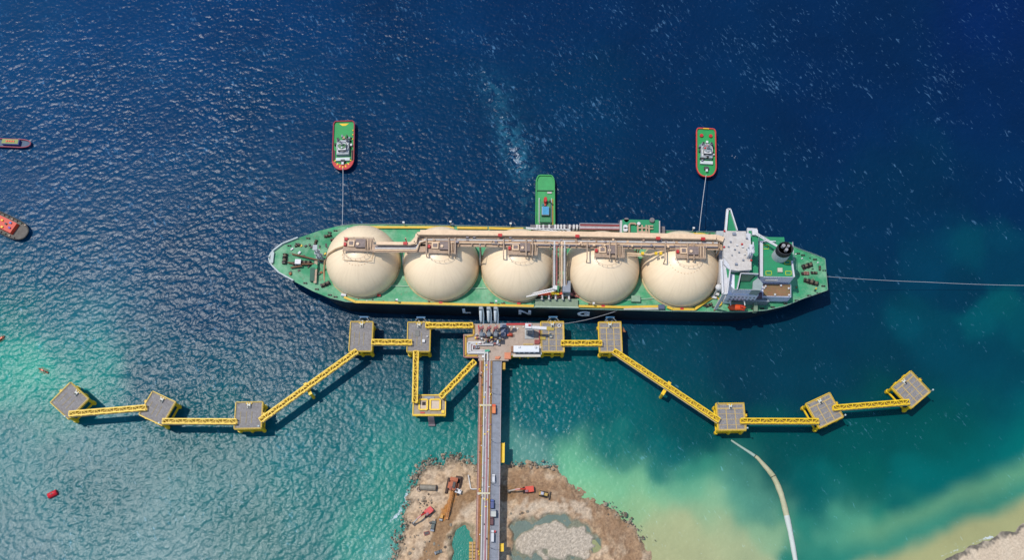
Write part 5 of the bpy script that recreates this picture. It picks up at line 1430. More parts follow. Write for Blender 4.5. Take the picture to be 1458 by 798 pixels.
for lab, a, b in (('yellow mid span pier under the long western diagonal catwalk', (434.5, 546.5), (443, 563)), ('yellow mid span pier under the long eastern diagonal catwalk', (953.5, 545), (942.5, 563))):
    A_, B_ = W(*a, 9.5), W(*b, 9.5); c = ((A_[0] + B_[0]) / 2, (A_[1] + B_[1]) / 2)
    T = Thing('catwalk_pier', lab, 'pier', (c[0], c[1], 0), math.atan2(B_[1] - A_[1], B_[0] - A_[0]), 'mid span piers of the long catwalks')
    L_ = dist(A_, B_); m = MB(); m.bar((-L_ / 2, 0, 10), (L_ / 2, 0, 10), 1.7, 1.2); T.part('cap_beam', m, YELLOW)
    for s_ in (-1, 1):
        m = MB(); m.tube([(s_ * L_ * .36, 0, -3), (s_ * L_ * .36, 0, 9.6)], .8, 12); T.part('pile', m, YELLOW)

# ------------------------------------------------------------------ loading platform
c = W(724, 488, ZD)
LP = Thing('loading_platform', 'beige concrete loading platform at the jetty head with white pipework and red kerb', 'platform', (c[0], c[1], 0))
def lp(px, py, z=ZD): return LP.P(px, py, z)
m = MB()
poly = [(679, 461.5), (769, 460.5), (770, 506.5), (724, 506.8), (724, 514), (681, 514), (681, 509), (660, 509), (660, 476.5), (674, 476), (674, 461.5)]
m.prism([lp(*p)[:2] for p in poly], 9.4, ZD); LP.part('deck_slab', m, CONC)
m = MB(); m.bar(lp(712, 462.3, ZD + .25), lp(757, 461.8, ZD + .25), .9, .5); m.bar(lp(681, 463.5, ZD + .25), lp(683, 477, ZD + .25), .5, .5); LP.part('red_kerb', m, RED)
m = MB()
for a, b in (((674.5, 476.6), (674.5, 463)), ((662.8, 480), (674.5, 478)), ((663.2, 479), (663.2, 507)), ((663, 507.2), (680, 507.2))): m.bar(lp(*a, ZD + .4), lp(*b, ZD + .4), .9, .8)
LP.part('yellow_pipe_guard', m, mat('ochre_paint', C(205, 158, 40), .55, .15, .5))
m = MB()
for a, b in (((660.4, 477), (660.4, 509)), ((661, 509), (681, 509.4))): m.bar(lp(*a, ZD + .9), lp(*b, ZD + .9), .5, .5)
LP.part('outer_rail', m, mat('rail_rose', C(178, 120, 108), .6, .2, .6))
m = MB(); m.bar(lp(725, 507.5, ZD - 1), lp(766, 507, ZD - 1), .5, 1.3); m.bar(lp(728, 508.8, 3), lp(764, 508.5, 3), .7, .7)
for px in (728, 740, 752, 764): q = lp(px, 508, 3); m.bar((q[0], q[1], -2), (q[0], q[1], ZD - 1.2), .8)
LP.part('south_jacket', m, YELLOW)
for px in (664, 684, 704, 724, 744, 764):
    for py in (470, 488, 503):
        if px == 664 and py < 478: continue
        q = lp(px, py); m = MB(); m.cyl(q[0], q[1], -3, .7, 12.4, 10); LP.part('pile', m, PILE)
# white pipework: nested U loops on the western lobe
for i, (r, mm) in enumerate(((.42, PIPEW), (.36, STEEL), (.42, PIPEW), (.3, PIPEG), (.36, PIPEW))):
    o = i * 1.9
    m = MB(); z = ZD + .9
    m.tube([lp(706 - i, 487.5 + o * .55, z), lp(667 + o * .9, 487.5 + o * .55, z), lp(666 + o * .9, 488.3 + o * .55, z), lp(666 + o * .9, 502.5 - o * .55, z), lp(667 + o * .9, 503.4 - o * .55, z), lp(694, 503.4 - o * .55, z)], r, 8)
    LP.part('loading_pipe', m, mm)
m = MB(); m.tube([lp(694, 499, ZD + .9), lp(694.5, 505, ZD + .9), lp(694.5, 514, ZD + .9)], .4, 8); m.tube([lp(690, 503, ZD + 1.2), lp(690, 514, ZD + 1.2)], .35, 8); LP.part('loading_pipe', m, PIPEW)
m = MB(); a, b = lp(690.5, 500.2, ZD + 1.2), lp(697, 499.5, ZD + 1.2); m.bar(a, b, 1.0, .8); LP.part('valve_block', m, mat('valve_green', C(40, 170, 130), .5, .1, .6))
m = MB(); rr = random.Random(12)
for _ in range(60):
    q = lp(rr.uniform(676, 712), rr.uniform(478, 492)); m.box(q[0], q[1], ZD, rr.uniform(.4, 1.3), rr.uniform(.4, 1.1), rr.uniform(.6, 2.6), mi=rr.choice((0, 1, 1, 2, 3, 3, 4)))
LP.part('valve_station', m, [DARK, PIPEG, PINKRED, WHITE, YELLOW])
m = MB()
for _ in range(22):
    q = lp(rr.uniform(672, 682), rr.uniform(491, 499)); m.box(q[0], q[1], ZD, rr.uniform(.4, 1.2), rr.uniform(.4, 1), rr.uniform(.5, 1.4), mi=rr.randrange(3))
LP.part('pump_skid', m, [PINKRED, GREYP, DARK])
m = MB()
for px, py, s_ in ((725.5, 466.5, .8), (732, 466.5, .8), (737, 468.5, .7), (745, 466, .6), (688, 508.5, 1.2), (721, 468, .5)): q = lp(px, py); m.box(q[0], q[1], ZD, s_, s_, s_ * .8)
LP.part('bollard_post', m, WHITE)
m = MB(); a, b = lp(716.5, 470, ZD + 2), lp(716.5, 480, ZD + 2); m.bar(a, b, 2.4, 4.0); q = lp(721, 474, ZD); m.box(q[0], q[1], ZD, 2.2, 2.6, 2.0); LP.part('hydraulic_cabinet', m, mat('slate_blue_grey', C(122, 126, 142), .6, .2, .6))
m = MB(); q = lp(716.5, 467, ZD); m.box(q[0], q[1], ZD, 3.2, 2.2, 4.2); LP.part('control_cabinet', m, GREYP)
m = MB(); a, b = lp(761, 487.5, ZD + .3), lp(768, 487.5, ZD + .3); m.bar(a, b, 2.2, .9); a, b = lp(768, 466, ZD + .6), lp(768, 489, ZD + .6); m.bar(a, b, .5, 1.2); LP.part('red_barrier', m, mat('dull_red', C(160, 70, 64), .6, .25, .6))
m = MB(); q = lp(752, 491, ZD); m.box(q[0], q[1], ZD, 5, .9, .5); LP.part('pipe_crate', m, mat('crate_tan', C(205, 175, 115), .6, .1, .6))
m = MB(); a, b = lp(719.5, 506, ZD), lp(727, 506, ZD); q = lp(722.8, 507.5, ZD); m.box(q[0], q[1], ZD - .5, 3.2, 3.4, 1.3); LP.part('corner_landing', m, mat('salmon_paint', C(226, 138, 96), .6, .15, .5))
m = MB(); q = lp(708, 510.5, ZD); m.box(q[0], q[1], ZD, 2.0, 1.3, .9); q = lp(711, 509.5, ZD); m.box(q[0], q[1], ZD, 1.0, .9, .8); LP.part('salmon_box', m, mat('salmon_paint', C(226, 138, 96)))

# white roofed control room
a, b = W(732, 492.5, ZD + 3.6), W(768.5, 501.5, ZD + 3.6)
CR = Thing('control_room', 'white roofed control room on the south edge of the loading platform', 'building', ((a[0] + b[0]) / 2, (a[1] + b[1]) / 2, ZD))
sx, sy = abs(b[0] - a[0]), abs(a[1] - b[1])
m = MB(); m.box(0, 0, 0, sx - .4, sy - .4, 3.0); wl = CR.part('wall', m, mat('wall_pale_grey', C(205, 206, 212), .6, .1, .4))
m = MB(); m.box(-.3, 0, 3.0, sx, sy, .5); m.box(-.3, .2, 3.5, sx - 1, sy - 1, .15); CR.part('roof', m, mat('roof_white', C(240, 240, 240), .6, .04, .4))
for i in range(5):
    m = MB(); m.box(-sx * .4 + i * sx * .2, -sy / 2 + .15, 1.0, 1.6, .12, 1.2); CR.part('window', m, GLASS)
m = MB(); m.box(0, -sy / 2 - 1.0, -.0, sx + 1.0, 1.4, .25); m.box(sx / 2 + .7, 0, 0, .8, sy + 1, .25); CR.part('plinth', m, mat('plinth_cream', C(226, 216, 198), .7, .06, .3))
m = MB(); m.box(-sx / 2 - .9, .4, 0, 1.4, 3.0, 1.8); CR.part('side_unit', m, mat('unit_brown', C(160, 112, 80), .6, .2, .6))
m = MB(); m.ball(sx / 2 - 2, .6, 3.9, .7, 10); m.box(-sx * .3, .8, 3.65, 1.2, .9, .6); CR.part('roof_vent', m, WHITE)

# loading arms
ARM = mat('arm_white', C(238, 240, 238, .85), .45, .08, .5, dirt=C(190, 192, 190), dirt_amt=.45)
for i, (px, lab) in enumerate(((686.5, 'westernmost white loading arm raised at the edge of the loading platform'), (697, 'middle white loading arm of the three raised on the platform'), (706.5, 'easternmost white loading arm beside the grey cabinets'))):
    q = W(px, 477, ZD)
    T = Thing('loading_crane', lab, 'loading arm', (q[0], q[1], ZD), 0, 'loading arms on the jetty head')
    m = MB(); m.cyl(0, 0, 0, .8, 11.5, 14, r2=.65); m.box(0, 0, 0, 2.4, 2.4, .6); T.part('riser', m, GREYP)
    m = MB(); m.ball(0, 0, 12.2, .9, 12); m.box(.8, .4, 10.6, .8, 1.2, 2.2); T.part('swivel', m, PINKRED)
    m = MB(); m.tube([(0, .3, 12), (-.2, 2.8, 17), (-.1, 5.8, 24.4), (.1, 6.4, 25.6)], [.5, .65, .78, .6], 12)
    T.part('inboard_arm', m, ARM)
    m = MB(); m.tube([(.1, 6.4, 25.6), (.9, 6.2, 25.2), (1.2, 4.5, 20), (1.0, 1.8, 13.5)], [.36, .42, .38, .34], 10); T.part('outboard_arm', m, ARM)
    m = MB(); m.tube([(-.9, 6.2, 25.2), (.9, 6.2, 25.2)], 1.0, 16); T.part('sheave', m, STEEL)
    m = MB(); m.box(-.2, -2.6, 8.2, 1.8, 2.2, 2.2); m.bar((0, 0, 12), (-.2, -2.6, 9.4), .5); T.part('counterweight', m, mat('weight_dark_grey', C(120, 126, 132), .5, .2, .6))
    m = MB(); m.bar((-1.0, .8, 0), (-1.0, .8, 10.5), .25); m.bar((-1.0, -.6, 0), (-1.0, -.6, 10.5), .25); m.box(-1.0, .1, 6, 1.2, 2.4, .2); T.part('access_frame', m, PINKRED)

# gangway tower
q = W(753.5, 474, ZD)
T = Thing('gangway_tower', 'white gangway tower with swung boom on the loading platform', 'gangway', (q[0], q[1], ZD))
m = MB()
for x in (-1.4, 1.4):
    for y in (-1.4, 1.4): m.bar((x, y, 0), (x, y, 9), .35)
for z in (2.5, 5, 7.5, 9): m.box(0, 0, z, 3.1, 3.1, .22)
for z in (0, 2.5, 5): m.bar((-1.4, -1.4, z), (1.4, -1.4, z + 2.5), .2); m.bar((-1.4, 1.4, z), (-1.4, -1.4, z + 2.5), .2)
m.box(0, 0, 0, 4.6, 7.0, .4); T.part('tower', m, STEEL)
m = MB(); m.bar((-1.6, 0, 9.6), (8.6, -.6, 9.2), 1.5, 1.6); m.box(-.6, .4, 8.6, 3.2, 2.6, 2.2); T.part('gangway_boom', m, WHITE)
m = MB(); m.box(0, .6, 10.8, 1.2, .9, .7); T.part('winch', m, RED)
q = W(726, 478, ZD)
T = Thing('forklift', 'small orange forklift parked in the middle of the loading platform', 'forklift', (q[0], q[1], ZD), -.1)
m = MB(); m.box(0, 0, .35, 2.6, 1.5, .9); m.box(-.9, 0, 1.25, .8, 1.4, .4); T.part('body', m, ORANGE)
m = MB(); m.box(.1, 0, 2.1, 1.5, 1.3, .12)
for x in (-.5, .7):
    for y in (-.55, .55): m.bar((x, y, 1.2), (x, y, 2.1), .1)
T.part('overhead_guard', m, mat('guard_red', C(190, 60, 30)))
m = MB(); m.bar((1.4, -.4, .2), (1.4, -.4, 2.6), .14); m.bar((1.4, .4, .2), (1.4, .4, 2.6), .14); m.bar((1.4, -.4, .2), (2.4, -.4, .15), .14, .08); m.bar((1.4, .4, .2), (2.4, .4, .15), .14, .08); T.part('mast', m, DARK)
for x in (-.8, .9):
    for y in (-.7, .7):
        m = MB(); m.tube([(x, y - .12, .35), (x, y + .12, .35)], .35, 12); T.part('wheel', m, RUBBER)

# ------------------------------------------------------------------ trestle
ZT = 10.6
TL0, TR0 = W(682.6, 515, ZT), W(714.2, 515, ZT)
TL1, TR1 = W(676.8, 798, ZT), W(710.7, 798, ZT)
mid0 = ((TL0[0] + TR0[0]) / 2, TL0[1]); mid1 = ((TL1[0] + TR1[0]) / 2, TL1[1])
TW = (TR0[0] - TL0[0] + TR1[0] - TL1[0]) / 2
ty = (mid0[0] - mid1[0], mid0[1] - mid1[1]); TRZ = math.atan2(-ty[0], ty[1])
TRS = Thing('jetty_trestle', 'long jetty trestle carrying a grey road beside white and rust coloured pipes to the shore', 'jetty', (mid1[0], mid1[1], 0), TRZ)
TLEN = math.hypot(*ty); YB = -46.0; YM = (TLEN + YB) / 2; YL = TLEN - YB
xl, xr = -TW / 2, TW / 2
xd = xl + TW * .605     # where pipes end and road begins
m = MB(); m.box((xd + xr) / 2, YM, ZT - .9, xr - xd, YL, .9); TRS.part('road_deck', m, ROAD)
m = MB()
for i in range(int(YL / 5)):
    m.box((xd + xr) / 2, YB + i * 5 + 2, ZT + .0, xr - xd - .5, .14, .012)
TRS.part('deck_joint', m, mat('joint_grey', C(120, 122, 128), .9, .1, 1))
m = MB(); m.box(xr - .15, YM, ZT, .3, YL, .5); m.box(xd + .12, YM, ZT, .24, YL, .45); TRS.part('kerb', m, mat('kerb_grey', C(186, 184, 188), .8, .1, .3))
m = MB(); m.box((xl + xd) / 2, YM, ZT - 1.0, xd - xl, YL, .35)
for i in range(int(YL / 6)):
    m.box((xl + xd) / 2, YB + i * 6 + 1, ZT - .65, xd - xl, .4, .5)
TRS.part('pipe_rack', m, mat('rack_rust_tan', C(150, 112, 84), .7, .25, .3, dirt=C(110, 80, 60), dirt_amt=.5))
nP = xd - xl
for f, r, mm in ((.06, .42, mat('tray_rose', C(206, 160, 140), .6, .15, .3, dirt=C(150, 100, 80), dirt_amt=.4)), (.2, .55, RUSTM), (.30, .2, mat('tray_ochre', C(176, 146, 60), .6, .2, .3)), (.40, .36, PIPEW), (.505, .34, PIPEG), (.585, .24, PIPEW), (.68, .5, PIPEP), (.785, .26, PIPEW), (.9, .42, mat('tray_brown', C(166, 122, 60), .65, .2, .3, dirt=C(120, 80, 50), dirt_amt=.5))):
    x = xl + nP * f; m = MB()
    if f in (.06, .2, .9): m.bar((x, YB, ZT - .2), (x, TLEN + 1, ZT - .2), r * 2, .7)
    else: m.tube([(x, YB, ZT + .35), (x, TLEN + 1, ZT + .35)], r, 8)
    TRS.part('cable_tray' if f in (.06, .2, .9) else 'pipe', m, mm)
m = MB()
for py in (578, 703.5): q = TRS.P(690, py, ZT); m.box(xl + nP * .5, q[1], ZT + .5, nP * .9, .9, .4); m.box(xl + nP * .6, q[1] - 2, ZT + .9, .5, 4, .3)
TRS.part('pipe_bridge', m, mat('bridge_cream', C(218, 205, 170), .6, .15, .4))
m = MB(); rr = random.Random(2)
for i in range(70):
    m.box(xl + nP * rr.uniform(.1, .95), rr.uniform(YB + 10, TLEN), ZT + .3, rr.uniform(.3, .8), rr.uniform(.3, .9), rr.uniform(.3, .8), mi=rr.randrange(4))
TRS.part('pipe_clamp', m, [DARK, PINKRED, PIPEW, YELLOW])
m = MB()
for y in np.arange(YB, TLEN, 3.0): m.bar((xl, y, ZT - .6), (xl, y, ZT + .9), .1); m.bar((xr - .1, y, ZT + .4), (xr - .1, y, ZT + 1.4), .09)
for z in (.3, .9): m.bar((xl, YB, ZT + z), (xl, TLEN, ZT + z), .1)
for z in (.95, 1.4): m.bar((xr - .1, YB, ZT + z), (xr - .1, TLEN, ZT + z), .08)
TRS.part('railing', m, mat('rail_rose', C(178, 120, 108)))
for y in np.arange(YB + 4, TLEN, 12.0):
    for x in (xl + 1.2, xr - 1.2):
        m = MB(); m.cyl(x, y, -3, .55, ZT + 1.9, 10); TRS.part('pile', m, PILE)
    m = MB(); m.box(0, y, ZT - 2.2, TW - .4, 1.3, 1.1); TRS.part('pile_cap', m, mat('cap_grey', C(150, 142, 132), .85, .1, .3))
for y0, y1, w in ((631, 659, 1.3), (774.5, 786, 1.4)):
    a, b = TRS.P(714.5, y0, ZT), TRS.P(714.5, y1, ZT)
    m = MB(); m.box(xr + .7 + w / 2, (a[1] + b[1]) / 2, ZT - 1.6, w, a[1] - b[1], .5); m.box(xr + .35, (a[1] + b[1]) / 2, ZT - 1.2, .7, (a[1] - b[1]), .3); m.bar((xr + .6 + w, a[1], ZT - .2), (xr + .6 + w, b[1], ZT - .2), .3, .9); TRS.part('lay_by', m, YELLOW)
a = TRS.P(717.5, 521, ZT); m = MB(); m.box(a[0], a[1], ZT - 3, 1.4, 3.6, 2.4); TRS.part('lay_by', m, mat('ochre_paint', C(205, 158, 40)))

def road_xy(px, py): return W(px, py, ZT)
# lamp posts on the road edge
for px, py, lab in ((700.6, 560, 'lamp post on the jetty road nearest the loading platform'), (700.2, 629, 'lamp post on the jetty road above the long yellow lay by'), (699.6, 690, 'lamp post on the jetty road beside the white van'), (698.2, 781, 'lamp post on the jetty road near the lower yellow lay by')):
    q = road_xy(px, py)
    T = Thing('lamp_post', lab, 'lamp post', (q[0], q[1], ZT), TRZ, 'lamp posts along the jetty road')
    m = MB(); m.cyl(0, 0, 0, .16, 6.5, 8, r2=.1); m.box(0, 0, 0, .5, .5, .3); T.part('post', m, STEEL)
    m = MB(); m.bar((0, 0, 6.4), (1.6, 0, 6.7), .12); m.box(1.8, 0, 6.6, .8, .3, .14); T.part('lamp_head', m, GREYP)

def vehicle(name, label, cat, px, py, col, L_, wd, h, cab=None, kind='van', rz=0, z=ZT, group=None):
    q = W(px, py, z + h * .7)
    T = Thing(name, label, cat, (q[0], q[1], z), TRZ + PI / 2 + rz, group)
    hl = L_ / 2
    if kind == 'van':
        m = MB(); m.box(0, 0, .35, L_, wd, h * .45, taper=.98); m.box(-.1 * L_, 0, .35 + h * .45, L_ * .72, wd * .96, h * .45, taper=.88); T.part('body', m, col)
        m = MB(); m.box(L_ * .2, 0, .35 + h * .5, L_ * .18, wd * .9, h * .28, taper=.8); T.part('windscreen', m, GLASS)
    else:
        m = MB(); m.box(hl - L_ * .13, 0, .5, L_ * .24, wd, h * .8, taper=.92); T.part('cab', m, cab or WHITE)
        m = MB(); m.box(hl - L_ * .02, 0, .5 + h * .4, L_ * .05, wd * .9, h * .3); T.part('windscreen', m, GLASS)
        m = MB(); m.box(-L_ * .13, 0, .7, L_ * .7, wd, .25); m.box(-L_ * .13, 0, .95, L_ * .69, wd * .98, h * .75); T.part('load_bed', m, col)
        m = MB(); m.box(0, 0, .45, L_ * .95, wd * .5, .25); T.part('chassis', m, DARK)
    for x in (-hl * .62, hl * .62):
        for y in (-wd * .46, wd * .46):
            m = MB(); m.tube([(x, y - .13, .42), (x, y + .13, .42)], .42, 12); T.part('wheel', m, RUBBER)
    return T
VW = mat('vehicle_white', C(218, 216, 214), .3, .04, .5)
vehicle('truck', 'orange truck on the jetty road well out over the water', 'truck', 703.2, 583, mat('truck_orange', C(235, 128, 62), .45, .1, .6), 4.8, 1.8, 2.0, ORANGE, 'truck')
vehicle('van', 'white van on the jetty road above the shoreline', 'van', 702.8, 682, VW, 4.2, 1.5, 1.8)
vehicle('pickup_truck', 'blue pickup truck on the jetty road', 'truck', 700.8, 718.5, mat('truck_blue', C(62, 78, 130), .4, .1, .6), 4.4, 1.6, 1.5, mat('cab_blue', C(54, 84, 150), .4, .1, .6), 'truck')
vehicle('box_truck', 'cream topped box truck on the jetty road', 'truck', 702.8, 731.5, mat('tarp_cream', C(206, 204, 192), .7, .08, .5), 3.6, 2.4, 2.8, GREYP, 'truck')
vehicle('small_car', 'dark maroon car parked on the jetty road', 'car', 700.3, 742.5, mat('car_maroon', C(96, 42, 48), .35, .1, .6), 4.2, 1.7, 1.5)
vehicle('flatbed_truck', 'long white truck on the jetty road near the lower lay by', 'truck', 701.3, 764, VW, 5.8, 1.4, 1.9, VW, 'truck')
q = road_xy(704.5, 758); T = Thing('water_barrel', 'small red barrel standing on the jetty road beside the white truck', 'barrel', (q[0], q[1], ZT)); m = MB(); m.cyl(0, 0, 0, .6, 1.3, 14); T.part('drum', m, mat('barrel_rose', C(214, 78, 84), .5, .1, .5)); m = MB(); m.cyl(0, 0, 1.3, .5, .08, 14); T.part('lid', m, RED)
# ------------------------------------------------------------------ tugs and boats
def hull_outline(L_, wd, bow=.22, stern=.10, n=10):
    """half outline from bow (+x) to stern"""
    pts = []
    for i in range(n + 1):
        a = PI / 2 * i / n; pts.append((L_ / 2 - L_ * bow + L_ * bow * math.cos(a), wd / 2 * math.sin(a) ** .8))
    for i in range(1, 5):
        a = PI / 2 * i / 4; pts.append((-L_ / 2 + L_ * stern * (1 - math.sin(a)), wd / 2 * ((1 - stern * 2.4) + stern * 2.4 * math.cos(a))))
    return pts
def tug(label, bow, stern, wd, hullm, deckm, rim, houses, z=3.2, group='tugs attending the gas carrier', round_=.10):
    A, B = W(*bow, z), W(*stern, z)
    L_ = dist(A, B); rz = math.atan2(A[1] - B[1], A[0] - B[0])
    T = Thing('tugboat', label, 'tugboat', ((A[0] + B[0]) / 2, (A[1] + B[1]) / 2, 0), rz, group)
    h = hull_outline(L_, wd, stern=round_)
    full = h + [(x, -y) for x, y in reversed(h)]
    full = [p for i, p in enumerate(full) if i == 0 or dist(p, full[i - 1]) > .02]
    n = len(full); m = MB(); vs = []
    for zz, k in ((-1.0, .8), (1.2, .93), (z, 1.0)): vs += [(x * (k + .02 if k < 1 else 1), y * k, zz) for x, y in full]
    fs = [(j * n + i, j * n + (i + 1) % n, (j + 1) * n + (i + 1) % n, (j + 1) * n + i) for j in range(2) for i in range(n)]
    fs = [f[::-1] for f in fs] if False else fs
    m.add(vs, fs); T.part('hull', m, hullm)
    m = MB(); ins = [(x * .965, y * .93) for x, y in full]; m.prism(ins, z - .5, z - .1); T.part('deck', m, deckm)
    m = MB()
    for i in range(n):
        a, b = full[i], full[(i + 1) % n]; m.bar((a[0] * .985, a[1] * .965, z + .2), (b[0] * .985, b[1] * .965, z + .2), .6, 1.0)
    T.part('fender', m, rim)
    for i in range(6):
        for s_ in (-1, 1):
            x_ = -L_ * .36 + L_ * .11 * i; m = MB(); m.tube([(x_, s_ * (wd / 2 + .0), z - .5), (x_, s_ * (wd / 2 + .35), z - .5)], .6, 12); T.part('tyre_fender', m, RUBBER)
    houses(T, L_, wd, z)
    return T
def tug_common(T, L_, wd, z, roof, hx=0.02, yel=True, dots=False, mastcol=None):
    # deckhouse, wheelhouse, twin funnels, mast, bow winch
    m = MB(); m.box(L_ * hx, 0, z - .1, L_ * .30, wd * .58, 2.6, taper=.95); T.part('deckhouse', m, mat('tug_house_grey', C(190, 194, 196), .5, .12, .5, dirt=C(120, 125, 125), dirt_amt=.4))
    m = MB(); m.box(L_ * (hx + .02), 0, z + 2.5, L_ * .19, wd * .46, .25); m.box(L_ * (hx + .03), 0, z + 2.75, L_ * .15, wd * .38, 2.3, taper=.9); wh = T.part('wheelhouse', m, WHITE)
    m = MB(); m.box(L_ * (hx + .03), 0, z + 3.6, L_ * .152, wd * .385, .9, taper=.96); T.part('window', m, GLASS, wh)
    m = MB(); m.lathe([(1.0, 0), (1.0, .25)], L_ * (hx + .02), 0, z + 5.05, 16, sx=L_ * .062, sy=wd * .18); T.part('roof', m, roof, wh)
    m = MB(); pts_ = [(L_ * (hx + .0) + L_ * .11 * math.cos(a), wd * .27 * math.sin(a), z + 3.6) for a in [i * PI / 10 for i in range(21)]]; m.tube(pts_, .16, 6); T.part('bridge_rail', m, WHITE)
    m = MB(); m.bar((L_ * hx, 0, z + 5), (L_ * hx, 0, z + 10), .3); m.bar((L_ * hx, -1.4, z + 7.5), (L_ * hx, 1.4, z + 7.5), .25); m.box(L_ * hx, 0, z + 6.4, 1.1, 1.6, .2); T.part('mast', m, STEEL)
    for s_ in (-1, 1):
        m = MB(); m.cyl(L_ * (hx - .12), s_ * wd * .2, z, .75, 4.6, 12); m.cyl(L_ * (hx - .12), s_ * wd * .2, z + 4.6, .5, .5, 10, 1); T.part('funnel', m, [GREYP, DARK])
    m = MB(); m.box(L_ * (hx + .22), 0, z - .1, L_ * .06, wd * .62, 1.4); T.part('breakwater', m, mat('tug_pale', C(214, 220, 214), .5, .1, .5))
    m = MB(); m.box(L_ * .33, 0, z - .1, 1.6, 2.6, .6); m.tube([(L_ * .33, -1.1, z + 1.0), (L_ * .33, 1.1, z + 1.0)], .9, 12); T.part('towing_winch', m, mat('winch_dark', C(88, 84, 84), .6, .25, .8))
    m = MB(); m.cyl(L_ * .385, 0, z - .1, .5, 1.5, 10); m.box(L_ * .385, 0, z + 1.3, 1.4, 1.2, .5); T.part('bitt', m, WHITE)
    m = MB(); rr = random.Random(int(abs(T.loc[0])))
    for _ in range(26): m.box(rr.uniform(-L_ * .16, L_ * .2), rr.uniform(-wd * .36, wd * .36), z - .1, rr.uniform(.4, 1.4), rr.uniform(.4, 1.2), rr.uniform(.4, 3.2), mi=rr.randrange(4))
    T.part('deck_gear', m, [GREYP, DARK, WHITE, DKGREEN])
    m = MB(); m.tube([(L_ * (hx - .03) + .0, wd * .16, z + 5.1), (L_ * (hx - .03), -wd * .16, z + 5.1)], .28, 8); m.cyl(L_ * (hx + .06), 0, z + 5.2, .5, .7, 10); T.part('searchlight', m, mat('lamp_chrome', C(210, 212, 214), .3, .1, 1, metal=.4))
def t1(T, L_, wd, z):
    tug_common(T, L_, wd, z, mat('tug_roof_green', C(95, 140, 95), .5, .2, .6), hx=.075)
    ho = hull_outline(L_, wd); arc = [p_ for p_ in ho if p_[0] > L_ * .31]
    outer = arc[::-1] + [(x_, -y_) for x_, y_ in arc[1:]]
    inner = [(L_ * .33, -wd * .40), (L_ * .375, -wd * .27), (L_ * .405, 0), (L_ * .375, wd * .27), (L_ * .33, wd * .40)]
    m = MB(); m.prism(outer + inner, z - .3, z + .76); T.part('bow_plate', m, RED)
    m = MB()
    for s_ in (-1, 1): m.bar((L_ * .1, s_ * wd * .40, z + .3), (L_ * .3, s_ * wd * .40, z + .3), .4, .9)
    T.part('side_rail', m, mat('rail_plum', C(120, 50, 80), .6, .2, .6))
    m = MB()
    for i in range(7):
        a = -1.0 + i / 3; m.bar((L_ * .43 * math.cos(a * .8), wd * .36 * math.sin(a), z + .72), (L_ * .47 * math.cos(a * .8), wd * .44 * math.sin(a), z + .72), .6, .2)
    m.prism([(-L_ * .45, -wd * .22), (-L_ * .405, -wd * .08), (-L_ * .405, wd * .08), (-L_ * .45, wd * .22)], z - .08, z + .0); T.part('deck_marking', m, YELLOW)
    m = MB(); m.box(-L_ * .13, wd * .02, z - .1, 1.6, 1.3, 2.0); T.part('tow_hook', m, TANST)
    m = MB()
    for i in range(3): m.box(-L_ * (.12 + .09 * i), wd * .42, z - .1, .7, .5, .6)
    T.part('side_bitt', m, YELLOW)
tug('green decked tug with a red rim standing off the ship bow', (488.2, 242.5), (490, 172.5), 12.3, mat('tug_hull_red', C(150, 26, 36), .5, .15, .5), TUGGR, mat('tug_rim_red', C(158, 36, 56), .6, .2, .6), t1)
def t3(T, L_, wd, z):
    tug_common(T, L_, wd, z, mat('tug_roof_grey', C(150, 160, 160), .5, .15, .6), hx=-.0)
    for s_ in (-1, 1):
        m = MB(); m.cyl(-L_ * .34, s_ * wd * .23, z - .1, 1.0, 1.0, 14); T.part('capstan', m, RED)
    m = MB(); m.box(-L_ * .06, 0, z + 2.6, 2.2, 1.1, .6); m.box(L_ * .0, -1.5, z + 5.2, 1.0, .9, .5); T.part('liferaft', m, RED)
    m = MB(); m.bar((-L_ * .485, -1.6, z + .75), (-L_ * .485, 1.6, z + .75), .5, .2); T.part('deck_marking', m, YELLOW)
    m = MB(); m.box(-L_ * .2, .4, z - .1, 1.4, 1.2, 1.6); T.part('tow_hook', m, WHITE)
tug('green decked tug with two red capstans standing off the ship bridge', (1005.6, 252.5), (1005, 183), 11.2, mat('tug_hull_red2', C(170, 34, 40), .5, .15, .5), TUGGR, mat('tug_rim_coral', C(222, 70, 58), .6, .15, .6), t3)
